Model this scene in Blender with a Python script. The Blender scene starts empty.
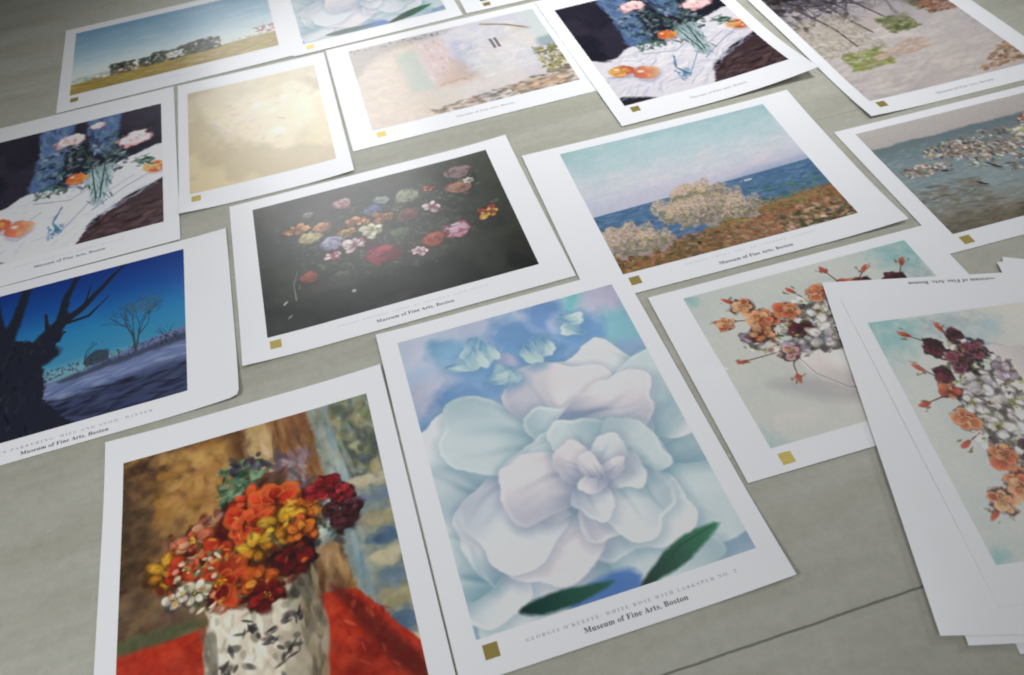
import bpy, math
import numpy as np
from mathutils import Matrix, Vector

SC = bpy.context.scene
COL = SC.collection

# ------------------------------------------------------------------ camera
CAM_H = 0.61
F_PX, PITCH, ROLL = 811.965, 0.84477087, -0.14336247
W_PX, H_PX = 1024, 675

def cam_axes():
    fw = Vector((0, math.cos(PITCH), -math.sin(PITCH)))
    rt = Vector((1, 0, 0)); up = rt.cross(fw)
    r = rt * math.cos(ROLL) + up * math.sin(ROLL)
    u = -rt * math.sin(ROLL) + up * math.cos(ROLL)
    return r, u, fw
R_, U_, F_ = cam_axes()
cd = bpy.data.cameras.new('camera')
cam = bpy.data.objects.new('camera', cd); COL.objects.link(cam)
m = Matrix((R_, U_, -F_)).transposed().to_4x4(); m.translation = Vector((0, 0, CAM_H))
cam.matrix_world = m
cd.sensor_width = 36.0; cd.lens = F_PX * 36.0 / W_PX
cd.clip_start = 0.02; cd.clip_end = 60
cd.dof.use_dof = True; cd.dof.focus_distance = 0.80; cd.dof.aperture_fstop = 9.0
SC.camera = cam

def ground(px, py, z=0.0):
    """where the sight line of a photo pixel meets the plane at height z (used once, to survey the layout)"""
    d = F_ + R_ * ((px - W_PX / 2) / F_PX) - U_ * ((py - H_PX / 2) / F_PX)
    t = (z - CAM_H) / d.z
    return Vector((d.x * t, d.y * t, z))

# ------------------------------------------------------------------ world and lamps
world = bpy.data.worlds.new('World'); SC.world = world; world.use_nodes = True
bg = world.node_tree.nodes['Background']
bg.inputs[0].default_value = (0.90, 0.97, 1.0, 1); bg.inputs[1].default_value = 0.03

def area(name, loc, aim, sx, sy, power, col, spread=180):
    l = bpy.data.lights.new(name, 'AREA'); l.shape = 'RECTANGLE'; l.size = sx; l.size_y = sy
    l.energy = power; l.color = col; l.spread = math.radians(spread)
    o = bpy.data.objects.new(name, l); COL.objects.link(o); o.location = loc
    o.rotation_euler = (Vector(aim) - Vector(loc)).to_track_quat('-Z', 'Y').to_euler()
    return o
g0 = ground(335, 150)
v = (g0 - Vector((0, 0, CAM_H))).normalized(); v.z = -v.z
area('window_light', g0 + v * 1.3, g0, 0.50, 0.75, 0.62, (0.98, 0.99, 1.0), 75)
area('ceiling_light', (0.9, 0.9, 2.0), (0.12, 1.1, 0), 0.35, 0.35, 1.95, (0.975, 0.985, 1.0), 50)
area('ceiling_light', (0.9, 1.3, 2.0), (0.3, 1.35, 0), 0.3, 0.3, 1.2, (0.975, 0.985, 1.0), 38)
area('right_light', (1.75, 1.0, 0.9), (0.3, 0.9, 0), 0.35, 0.35, 1.6, (0.975, 0.985, 1.0), 90)
area('front_light', (0.2, -0.9, 1.6), (0.25, 0.5, 0), 0.5, 0.5, 1.05, (0.975, 0.985, 1.0), 70)
area('side_light', (-1.1, -0.3, 1.3), (-0.42, 0.25, 0), 0.5, 0.5, 3.3, (0.98, 0.99, 1.0), 80)
SC.view_settings.view_transform = 'Standard'; SC.view_settings.look = 'None'
SC.view_settings.exposure = 0.20; SC.view_settings.gamma = 1.0
SC.cycles.filter_width = 1.9

# ------------------------------------------------------------------ materials
def s2l(c):
    c = np.asarray(c, float) / 255.0
    return np.where(c <= 0.04045, c / 12.92, ((c + 0.055) / 1.055) ** 2.4)

def mat(name, col, rough=0.5, metal=0.0, spec=0.5):
    mt = bpy.data.materials.new(name); mt.use_nodes = True
    b = mt.node_tree.nodes['Principled BSDF']
    b.inputs['Base Color'].default_value = (*col, 1); b.inputs['Roughness'].default_value = rough
    b.inputs['Metallic'].default_value = metal; b.inputs['Specular IOR Level'].default_value = spec
    return mt, mt.node_tree, b

def N(nt, t, **kw):
    n = nt.nodes.new(t)
    for k, val in kw.items():
        if k in n.inputs: n.inputs[k].default_value = val
        else: setattr(n, k, val)
    return n

# white coated paper
M_PAPER, nt, b = mat('coated_paper', (0.80, 0.81, 0.83), 0.27, 0, 0.65)
tc = N(nt, 'ShaderNodeTexCoord'); no = N(nt, 'ShaderNodeTexNoise', Scale=900.0, Detail=3.0)
nt.links.new(tc.outputs['Object'], no.inputs['Vector'])
bp = N(nt, 'ShaderNodeBump', Strength=0.05, Distance=0.0004)
nt.links.new(no.outputs['Fac'], bp.inputs['Height']); nt.links.new(bp.outputs[0], b.inputs['Normal'])
un = N(nt, 'ShaderNodeTexNoise', Scale=11.0, Detail=2.0); nt.links.new(tc.outputs['Object'], un.inputs['Vector'])
bu = N(nt, 'ShaderNodeBump', Strength=0.10, Distance=0.006); nt.links.new(un.outputs['Fac'], bu.inputs['Height']); nt.links.new(bp.outputs[0], bu.inputs['Normal']); nt.links.new(bu.outputs[0], b.inputs['Normal'])
n2 = N(nt, 'ShaderNodeTexNoise', Scale=7.0, Detail=2.0); nt.links.new(tc.outputs['Object'], n2.inputs['Vector'])
cr = N(nt, 'ShaderNodeValToRGB'); cr.color_ramp.elements[0].color = (0.80, 0.81, 0.83, 1); cr.color_ramp.elements[1].color = (0.84, 0.84, 0.85, 1)
nt.links.new(n2.outputs['Fac'], cr.inputs[0]); nt.links.new(cr.outputs[0], b.inputs['Base Color'])

# offset ink on the paper: colour comes from the picture's own pigment values
M_INK, nt, b = mat('printed_ink', (0.5, 0.5, 0.5), 0.31, 0, 0.95)
at = N(nt, 'ShaderNodeAttribute'); at.attribute_name = 'pigment'
nt.links.new(at.outputs['Color'], b.inputs['Base Color'])
tc = N(nt, 'ShaderNodeTexCoord'); no = N(nt, 'ShaderNodeTexNoise', Scale=600.0, Detail=2.0)
nt.links.new(tc.outputs['Object'], no.inputs['Vector'])
bp = N(nt, 'ShaderNodeBump', Strength=0.06, Distance=0.0004)
nt.links.new(no.outputs['Fac'], bp.inputs['Height'])
un = N(nt, 'ShaderNodeTexNoise', Scale=11.0, Detail=2.0); nt.links.new(tc.outputs['Object'], un.inputs['Vector'])
bu = N(nt, 'ShaderNodeBump', Strength=0.10, Distance=0.006); nt.links.new(un.outputs['Fac'], bu.inputs['Height']); nt.links.new(bp.outputs[0], bu.inputs['Normal']); nt.links.new(bu.outputs[0], b.inputs['Normal'])

M_BLACK, _, _ = mat('black_type', (0.045, 0.045, 0.055), 0.5)
M_GREY, _, _ = mat('grey_type', (0.33, 0.34, 0.38), 0.5)
M_FAINT, _, _ = mat('pale_grey_type', (0.56, 0.57, 0.61), 0.5)
M_GOLD, nt, b = mat('gold_foil', (0.60, 0.47, 0.14), 0.38, 0.72)
tc = N(nt, 'ShaderNodeTexCoord'); no = N(nt, 'ShaderNodeTexNoise', Scale=420.0, Detail=2.0)
nt.links.new(tc.outputs['Object'], no.inputs['Vector'])
bp = N(nt, 'ShaderNodeBump', Strength=0.25, Distance=0.0005)
nt.links.new(no.outputs['Fac'], bp.inputs['Height']); nt.links.new(bp.outputs[0], b.inputs['Normal'])

# grey-green floor with long panel joints, stains and paint flecks
M_FLOOR, nt, b = mat('floor_panels', (0.2, 0.2, 0.17), 0.42, 0, 0.45)
L = nt.links.new
tc = N(nt, 'ShaderNodeTexCoord')
mp = N(nt, 'ShaderNodeMapping'); mp.inputs['Rotation'].default_value = (0, 0, -math.radians(10.2)); mp.vector_type = 'POINT'
L(tc.outputs['Object'], mp.inputs['Vector'])
cloud = N(nt, 'ShaderNodeTexNoise', Scale=2.6, Detail=5.0, Roughness=0.6); L(mp.outputs[0], cloud.inputs['Vector'])
r1 = N(nt, 'ShaderNodeValToRGB')
e = r1.color_ramp.elements; e[0].position = .3; e[0].color = (0.372, 0.368, 0.315, 1); e[1].position = .7; e[1].color = (0.462, 0.458, 0.400, 1)
L(cloud.outputs['Fac'], r1.inputs[0])
fine = N(nt, 'ShaderNodeTexNoise', Scale=90.0, Detail=8.0, Roughness=0.78); L(mp.outputs[0], fine.inputs['Vector'])
r2 = N(nt, 'ShaderNodeValToRGB'); e = r2.color_ramp.elements; e[0].position = .25; e[0].color = (.84, .84, .82, 1); e[1].position = .75; e[1].color = (1.09, 1.09, 1.08, 1)
L(fine.outputs['Fac'], r2.inputs[0])
mx = N(nt, 'ShaderNodeMix', data_type='RGBA', blend_type='MULTIPLY'); mx.inputs[0].default_value = 1
L(r1.outputs[0], mx.inputs[6]); L(r2.outputs[0], mx.inputs[7])
def flecks(prev, scale, thr, col, fac, seed):
    vo = N(nt, 'ShaderNodeTexVoronoi', Scale=scale); a2 = N(nt, 'ShaderNodeVectorMath', operation='ADD'); a2.inputs[1].default_value = (seed, seed * 1.7, 0)
    dn = N(nt, 'ShaderNodeTexNoise', Scale=160.0, Detail=2.0); L(mp.outputs[0], dn.inputs['Vector'])
    sv = N(nt, 'ShaderNodeVectorMath', operation='SCALE'); sv.inputs[3].default_value = .012; L(dn.outputs['Color'], sv.inputs[0])
    a3 = N(nt, 'ShaderNodeVectorMath', operation='ADD'); L(mp.outputs[0], a3.inputs[0]); L(sv.outputs[0], a3.inputs[1])
    L(a3.outputs[0], a2.inputs[0]); L(a2.outputs[0], vo.inputs['Vector'])
    sp = N(nt, 'ShaderNodeSeparateColor'); L(vo.outputs['Color'], sp.inputs[0])
    mu = N(nt, 'ShaderNodeMath', operation='MULTIPLY'); mu.inputs[1].default_value = thr; L(sp.outputs[0], mu.inputs[0])
    lt = N(nt, 'ShaderNodeMath', operation='LESS_THAN'); L(vo.outputs['Distance'], lt.inputs[0]); L(mu.outputs[0], lt.inputs[1])
    gt = N(nt, 'ShaderNodeMath', operation='GREATER_THAN'); gt.inputs[1].default_value = .45; L(sp.outputs[1], gt.inputs[0])
    ml = N(nt, 'ShaderNodeMath', operation='MULTIPLY'); L(lt.outputs[0], ml.inputs[0]); L(gt.outputs[0], ml.inputs[1])
    ms = N(nt, 'ShaderNodeMath', operation='MULTIPLY'); ms.inputs[1].default_value = fac; L(ml.outputs[0], ms.inputs[0])
    m2 = N(nt, 'ShaderNodeMix', data_type='RGBA'); m2.inputs[7].default_value = (*col, 1)
    L(ms.outputs[0], m2.inputs[0]); L(prev, m2.inputs[6]); return m2.outputs[2]
wv = N(nt, 'ShaderNodeTexNoise', Scale=5.0, Detail=4.0, Roughness=0.65); wm = N(nt, 'ShaderNodeMapping'); wm.inputs['Scale'].default_value = (.5, 4.0, 1); wm.inputs['Rotation'].default_value = (0, 0, .6)
L(mp.outputs[0], wm.inputs['Vector']); L(wm.outputs[0], wv.inputs['Vector'])
wr = N(nt, 'ShaderNodeValToRGB'); e = wr.color_ramp.elements; e[0].position = .30; e[0].color = (.80, .79, .74, 1); e[1].position = .58; e[1].color = (1.02, 1.02, 1.02, 1)
L(wv.outputs['Fac'], wr.inputs[0]); m5 = N(nt, 'ShaderNodeMix', data_type='RGBA', blend_type='MULTIPLY'); m5.inputs[0].default_value = .8
L(mx.outputs[2], m5.inputs[6]); L(wr.outputs[0], m5.inputs[7]); mx = m5
c1 = flecks(mx.outputs[2], 14.0, 0.035, (.60, .60, .56), .7, 3.1)
c2 = flecks(c1, 11.0, 0.06, (.115, .11, .085), .5, 7.7)
c2 = flecks(c2, 46.0, 0.05, (.62, .62, .58), .55, 13.3); c2 = flecks(c2, 60.0, 0.07, (.13, .125, .10), .5, 23.9)
# joints: lines across the floor every 0.555 m, offset so they fall where the photo shows them
jn = N(nt, 'ShaderNodeTexNoise', Scale=38.0, Detail=5.0, Roughness=0.7); L(mp.outputs[0], jn.inputs['Vector'])
js = N(nt, 'ShaderNodeVectorMath', operation='MULTIPLY_ADD'); js.inputs[1].default_value = (0, .0022, 0); L(jn.outputs['Color'], js.inputs[0]); L(mp.outputs[0], js.inputs[2])
sx = N(nt, 'ShaderNodeSeparateXYZ'); L(js.outputs[0], sx.inputs[0])
a10 = math.radians(10.2)
y_a = -0.17 * math.sin(a10) + 0.2146 * math.cos(a10) + .0011
def joint(axis_out, off, wid, period, prev, col, bumpprev=None):
    s = N(nt, 'ShaderNodeMath', operation='SUBTRACT'); s.inputs[1].default_value = off; L(axis_out, s.inputs[0])
    pp = N(nt, 'ShaderNodeMath', operation='PINGPONG'); pp.inputs[1].default_value = period / 2; L(s.outputs[0], pp.inputs[0])
    lt = N(nt, 'ShaderNodeMapRange'); lt.interpolation_type = 'SMOOTHSTEP'
    lt.inputs[1].default_value = wid * .4; lt.inputs[2].default_value = wid; lt.inputs[3].default_value = .68; lt.inputs[4].default_value = 0
    L(pp.outputs[0], lt.inputs[0])
    m2 = N(nt, 'ShaderNodeMix', data_type='RGBA'); m2.inputs[7].default_value = (*col, 1)
    # the nearest joint is dirty and dark, the others are nearly closed
    dirt = N(nt, 'ShaderNodeMapRange'); dirt.inputs[1].default_value = .28; dirt.inputs[2].default_value = .40; dirt.inputs[3].default_value = 1; dirt.inputs[4].default_value = .35
    L(axis_out, dirt.inputs[0]); dm = N(nt, 'ShaderNodeMath', operation='MULTIPLY'); L(lt.outputs[0], dm.inputs[0]); L(dirt.outputs[0], dm.inputs[1]); lt = dm
    L(lt.outputs[0], m2.inputs[0]); L(prev, m2.inputs[6]); return m2.outputs[2], lt.outputs[0]
c3, jm = joint(sx.outputs[1], y_a, 0.0013, 0.5575, c2, (.05, .05, .035))
L(c3, b.inputs['Base Color'])
iv = N(nt, 'ShaderNodeMath', operation='MULTIPLY'); iv.inputs[1].default_value = -4.0; L(jm, iv.inputs[0])
ad = N(nt, 'ShaderNodeMath', operation='ADD'); L(iv.outputs[0], ad.inputs[0]); L(fine.outputs['Fac'], ad.inputs[1])
bp = N(nt, 'ShaderNodeBump', Strength=0.25, Distance=0.0006); L(ad.outputs[0], bp.inputs['Height']); L(bp.outputs[0], b.inputs['Normal'])
rr = N(nt, 'ShaderNodeMapRange'); rr.inputs[3].default_value = .36; rr.inputs[4].default_value = .55; L(cloud.outputs['Fac'], rr.inputs[0]); L(rr.outputs[0], b.inputs['Roughness'])

# ------------------------------------------------------------------ floor
me = bpy.data.meshes.new('floor')
me.from_pydata([(-6, -5, 0), (6, -5, 0), (6, 8, 0), (-6, 8, 0)], [], [(0, 1, 2, 3)]); me.update()
fl = bpy.data.objects.new('floor', me); COL.objects.link(fl); fl['kind'] = 'structure'; me.materials.append(M_FLOOR)

# ------------------------------------------------------------------ a small paint box: pigment grids
class Paint:
    def __init__(s, w, h, seed):
        s.w, s.h = w, h; s.r = np.random.RandomState(seed); s.asp = w / h
        s.a = np.zeros((h, w, 3)); s.X, s.Y = np.meshgrid((np.arange(w) + .5) / h, (np.arange(h) + .5) / h)
        s.n1 = s.fbm(9, 4) - .5; s.n2 = s.fbm(30, 3) - .5; s.n3 = s.fbm(70, 2) - .5
    def noise(s, gx, gy):
        g = s.r.rand(gy + 2, gx + 2)
        x = np.linspace(0, gx, s.w, endpoint=False); y = np.linspace(0, gy, s.h, endpoint=False)
        xi = x.astype(int); yi = y.astype(int); fx = x - xi; fy = y - yi
        fx = fx * fx * (3 - 2 * fx); fy = (fy * fy * (3 - 2 * fy))[:, None]
        A = g[yi][:, xi] * (1 - fx) + g[yi][:, xi + 1] * fx; B = g[yi + 1][:, xi] * (1 - fx) + g[yi + 1][:, xi + 1] * fx
        return A * (1 - fy) + B * fy
    def fbm(s, g, o=4, ax=1.0):
        t = 0; k = 0
        for i in range(o):
            f = 2 ** i; t = t + s.noise(max(1, int(g * f * s.asp * ax)), max(1, int(g * f))) / f; k += 1 / f
        return t / k
    def grad(s, stops, wob=0.0):
        y = s.Y + s.n1 * wob
        p = [q[0] for q in stops]; c = np.array([q[1] for q in stops], float)
        for i in range(3): s.a[..., i] = np.interp(y, p, c[:, i])
    def mix(s, mask, col):
        s.a += (np.asarray(col, float) - s.a) * mask[..., None]
    def mottle(s, g, cols, al=.5, ax=1.0, cut=.5, soft=.12):
        for c in cols:
            s.mix(np.clip((s.fbm(g, 3, ax) - cut) / soft, 0, 1) * al, c)
    def ell(s, u, v, rx, ry, ang, col, al=1., soft=.25, rough=0., col2=None):
        x = u * s.asp; m = max(rx, ry) * (1.25 + rough)
        x0 = max(0, int((x - m) * s.h)); x1 = min(s.w, int((x + m) * s.h) + 2); y0 = max(0, int((v - m) * s.h)); y1 = min(s.h, int((v + m) * s.h) + 2)
        if x0 >= x1 or y0 >= y1: return
        X = s.X[y0:y1, x0:x1] - x; Y = s.Y[y0:y1, x0:x1] - v
        ca, sa = math.cos(ang), math.sin(ang)
        P = (X * ca + Y * sa) / rx; Q = (-X * sa + Y * ca) / ry
        d = np.sqrt(P * P + Q * Q)
        if rough: d = d + rough * s.n2[y0:y1, x0:x1] * 2
        k = np.clip((1 - d) / soft, 0, 1)[..., None] * al
        c = np.asarray(col, float)
        if col2 is not None:
            t = np.clip((P + 1) / 2, 0, 1)[..., None]; c = c * (1 - t) + np.asarray(col2, float) * t
        S = s.a[y0:y1, x0:x1]; S += (c - S) * k
    def poly(s, pts, col, al=1., rough=0., soft=.006, smooth=True, col2=None, ax=(1, 0)):
        P = np.array([(p[0] * s.asp, p[1]) for p in pts])
        if smooth:
            n = len(P); o = []
            for i in range(n):
                a, b_, c, d = P[i - 1], P[i], P[(i + 1) % n], P[(i + 2) % n]
                for t in (0, .25, .5, .75):
                    o.append(.5 * (2 * b_ + (c - a) * t + (2 * a - 5 * b_ + 4 * c - d) * t * t + (3 * b_ - a - 3 * c + d) * t ** 3))
            P = np.array(o)
        pad = soft * 2 + rough
        x0 = max(0, int((P[:, 0].min() - pad) * s.h)); x1 = min(s.w, int((P[:, 0].max() + pad) * s.h) + 2)
        y0 = max(0, int((P[:, 1].min() - pad) * s.h)); y1 = min(s.h, int((P[:, 1].max() + pad) * s.h) + 2)
        if x0 >= x1 or y0 >= y1: return
        X = s.X[y0:y1, x0:x1] + rough * s.n1[y0:y1, x0:x1] * 1.5 + rough * s.n3[y0:y1, x0:x1]; Y = s.Y[y0:y1, x0:x1] + rough * s.n2[y0:y1, x0:x1]
        ins = np.zeros(X.shape, bool); dm = np.full(X.shape, 9.)
        for i in range(len(P)):
            ax_, ay = P[i]; bx, by = P[(i + 1) % len(P)]
            if abs(by - ay) > 1e-9:
                c = ((ay > Y) != (by > Y)) & (X < (bx - ax_) * (Y - ay) / (by - ay) + ax_); ins ^= c
            l2 = (bx - ax_) ** 2 + (by - ay) ** 2 + 1e-12
            t = np.clip(((X - ax_) * (bx - ax_) + (Y - ay) * (by - ay)) / l2, 0, 1)
            dm = np.minimum(dm, (X - ax_ - t * (bx - ax_)) ** 2 + (Y - ay - t * (by - ay)) ** 2)
        sd = np.where(ins, 1, -1) * np.sqrt(dm)
        k = np.clip(sd / soft * .5 + .5, 0, 1)[..., None] * al
        c = np.asarray(col, float)
        if col2 is not None:
            q = X * ax[0] + Y * ax[1]; pr = P @ np.array(ax)
            t = np.clip((q - pr.min()) / (np.ptp(pr) + 1e-9), 0, 1)[..., None]; c = c * (1 - t) + np.asarray(col2, float) * t
        S = s.a[y0:y1, x0:x1]; S += (c - S) * k
        return sd, (y0, y1, x0, x1)
    def strokes(s, n, box, ln, wd, ang, cols, al=.8, ja=.4, jc=10, where=None):
        u0, v0, u1, v1 = box
        for _ in range(n):
            u = s.r.uniform(u0, u1); vv = s.r.uniform(v0, v1)
            if where is not None and not where(u, vv): continue
            c = np.array(cols[s.r.randint(len(cols))], float) + s.r.randn(3) * jc * .4 + s.r.randn() * jc
            k = s.r.uniform(.6, 1.4)
            s.ell(u, vv, ln * k, wd * s.r.uniform(.6, 1.4), ang + s.r.randn() * ja, c, al * s.r.uniform(.5, 1), .45, .15)
    def line(s, pts, w0, w1, col, al=.9, rough=.1):
        P = np.array([(p[0] * s.asp, p[1]) for p in pts], float)
        seg = np.linalg.norm(np.diff(P, axis=0), axis=1); T = np.concatenate([[0], np.cumsum(seg)])
        n = max(4, int(T[-1] / (max(min(w0, w1), .002) * .8)))
        for t in np.linspace(0, T[-1], n):
            x = np.interp(t, T, P[:, 0]); y = np.interp(t, T, P[:, 1]); w = w0 + (w1 - w0) * t / T[-1]
            s.ell(x / s.asp, y, w, w, 0, col, al, .5, rough)
    def petals(s, u, v, r, n, cols, ctr=None, squash=1.0, ang0=0., wid=.36, edge=None):
        for i in range(n):
            a = ang0 + i * 2 * math.pi / n + s.r.randn() * .12; c = np.array(cols[s.r.randint(len(cols))], float) + s.r.randn() * 9
            k = s.r.uniform(.85, 1.12)
            x = u + math.cos(a) * r * .55 / s.asp; y = v + math.sin(a) * r * .55 * squash
            aa = math.atan2(math.sin(a) * squash, math.cos(a))
            if edge is not None: s.ell(x, y, r * .55 * k, r * wid * 1.15, aa, edge, .7, .3, .12)
            s.ell(x, y, r * .5 * k, r * wid, aa, c * .8, .95, .3, .12, col2=np.minimum(c * 1.12 + 6, 255))
            s.ell(x, y, r * .42 * k, r * .05, aa, c * .62, .5, .8)
        if ctr is not None:
            s.ell(u, v, r * .2, r * .18, 0, ctr, .95, .4, .3); s.ell(u, v, r * .08, r * .08, 0, np.array(ctr) * .5, .8, .6)
    def rosette(s, u, v, r, light, dark, turns=3):
        light = np.array(light, float); dark = np.array(dark, float); q = s.r.uniform(-.5, .5); el = s.r.uniform(.65, .9)
        s.ell(u, v + r * .1, r * 1.05, r * el, q, dark * .6, .6, .6, .6); s.ell(u, v, r * .95, r * el * .9, q, dark, .95, .25, .5)
        for k in range(turns * 9):
            a = s.r.uniform(0, 6.28); d = r * .72 * math.sqrt(s.r.rand()); t = np.clip(.75 - .6 * math.sin(a) * d / r + s.r.randn() * .25, 0, 1.1)
            x = u + math.cos(a) * d / s.asp; y = v + math.sin(a) * d * el
            s.ell(x, y, r * s.r.uniform(.22, .4), r * s.r.uniform(.1, .2), a + 1.57 + s.r.randn() * .35, dark * (1 - t) + light * t, .8, .5, .35)
        for k in range(3):
            a = s.r.uniform(0, 6.28); s.ell(u + math.cos(a) * r * .3 / s.asp, v + math.sin(a) * r * .25, r * .22, r * .05, a + 1.5, dark * .7, .6, .7, .3)
        s.ell(u, v - r * .25, r * .3, r * .12, .2, np.minimum(light * 1.1, 250), .5, .8, .4)
    def bloom(s, u, v, r, cols, ctr, edge=None, n=7, sq=.85, wid=.36):
        cols = [np.array(c, float) for c in cols]; a0 = s.r.uniform(0, 6.28)
        s.ell(u, v + r * .06, r * 1.02, r * sq, 0, cols[-1] * .35, .85, .3, .6)
        for lay, (rr_, k0) in enumerate(((1.0, 0), (.66, .5))):
            for i in range(n - lay):
                if s.r.rand() < .12: continue
                a = a0 + (i + k0) * 2 * math.pi / (n - lay) + s.r.randn() * .16; k = s.r.uniform(.75, 1.15) * rr_
                x = u + math.cos(a) * r * .55 * k / s.asp; y = v + math.sin(a) * r * .55 * k * sq; aa = math.atan2(math.sin(a) * sq, math.cos(a))
                c = cols[s.r.randint(len(cols))] * s.r.uniform(.85, 1.12); L, Wd = r * .47 * k, r * wid * k * s.r.uniform(.8, 1.15)
                s.ell(x + .003, y + .005, L * 1.06, Wd * 1.08, aa, cols[-1] * .4, .55, .4, .4)
                if edge is not None: s.ell(x, y, L * 1.03, Wd * 1.05, aa, edge, .9, .25, .35)
                s.ell(x, y, L * .95, Wd * .9, aa, c * .7, .95, .45, .4, col2=np.minimum(c * 1.1 + 8, 250))
                for q in range(3):
                    s.ell(x + s.r.randn() * Wd * .4, y + s.r.randn() * Wd * .3, L * .5, Wd * .12, aa + s.r.randn() * .25, c * s.r.choice([.6, 1.25]), .4, .8, .3)
        if ctr is not None:
            for q in range(9): s.ell(u + s.r.randn() * r * .1, v + s.r.randn() * r * .08, r * .09, r * .05, s.r.uniform(0, 3), np.array(ctr) * s.r.uniform(.5, 1.1), .8, .5, .3)
    def fold(s, u, v, ln, wd, ang, light, shade, bend=.3, rf=.10):
        """one airbrushed ruffled petal: pale lip, tone sinking towards the root, faint creases"""
        n = 26; ca, sa = math.cos(ang), math.sin(ang); p1, p2, p3 = s.r.uniform(0, 6, 3)
        def pt(t):
            x = math.cos(t) * ln; y = math.sin(t) * wd * (1 + .4 * math.cos(t)) + bend * ln * (math.sin(t) ** 2) * .4
            w = 1 + rf * math.sin(3 * t + p1) + rf * .7 * math.sin(5 * t + p2) + rf * .35 * math.sin(9 * t + p3)
            return x * w, y * w
        pts = []
        for i in range(n):
            x, y = pt(i / n * 2 * math.pi); pts.append((u + (x * ca - y * sa) / s.asp, v + x * sa + y * ca))
        s.poly([(p[0] + .003, p[1] + .008) for p in pts], shade, .7, .01, .03)
        L_ = np.asarray(light, float); S_ = np.asarray(shade, float)
        out = s.poly(pts, L_, 1., .006, .0035)
        if out is None: return
        sd, (y0, y1, x0, x1) = out
        X = s.X[y0:y1, x0:x1] - u * s.asp; Y = s.Y[y0:y1, x0:x1] - v
        d = (X * ca + Y * sa) / ln; e = (-X * sa + Y * ca) / wd
        inn = (sd > 0); ed = np.clip(sd / .0035 * .5 + .5, 0, 1)
        k = np.clip((.15 - d) * .9, 0, 1) ** 1.2 * .95
        for q in range(4):
            e0 = s.r.uniform(-.7, .7); wv = e0 * (1 + .5 * d) + .12 * np.sin(d * 4 + q)
            k = k + s.r.uniform(.12, .42) * np.exp(-((e - wv) / s.r.uniform(.05, .16)) ** 2) * np.clip(.8 - d, 0, 1) * (1 if s.r.rand() < .65 else -.6)
        side = np.clip(-e * s.r.choice([-1, 1]) * .45, -.1, .4); k = k + side
        S = s.a[y0:y1, x0:x1]; kk = np.clip(k, -.35, 1) * ed
        S += (S_ - S) * np.clip(kk, 0, 1)[..., None] + (np.array([238, 240, 244.]) - S) * (np.clip(-kk, 0, 1) * .7)[..., None]
        lip = np.exp(-((sd - .006) / .006) ** 2) * np.clip(d + .4, 0, 1) * inn * (.5 + s.n1[y0:y1, x0:x1] * 2)
        S += (np.array([234, 240, 244.]) - S) * np.clip(lip * .5, 0, 1)[..., None]

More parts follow.
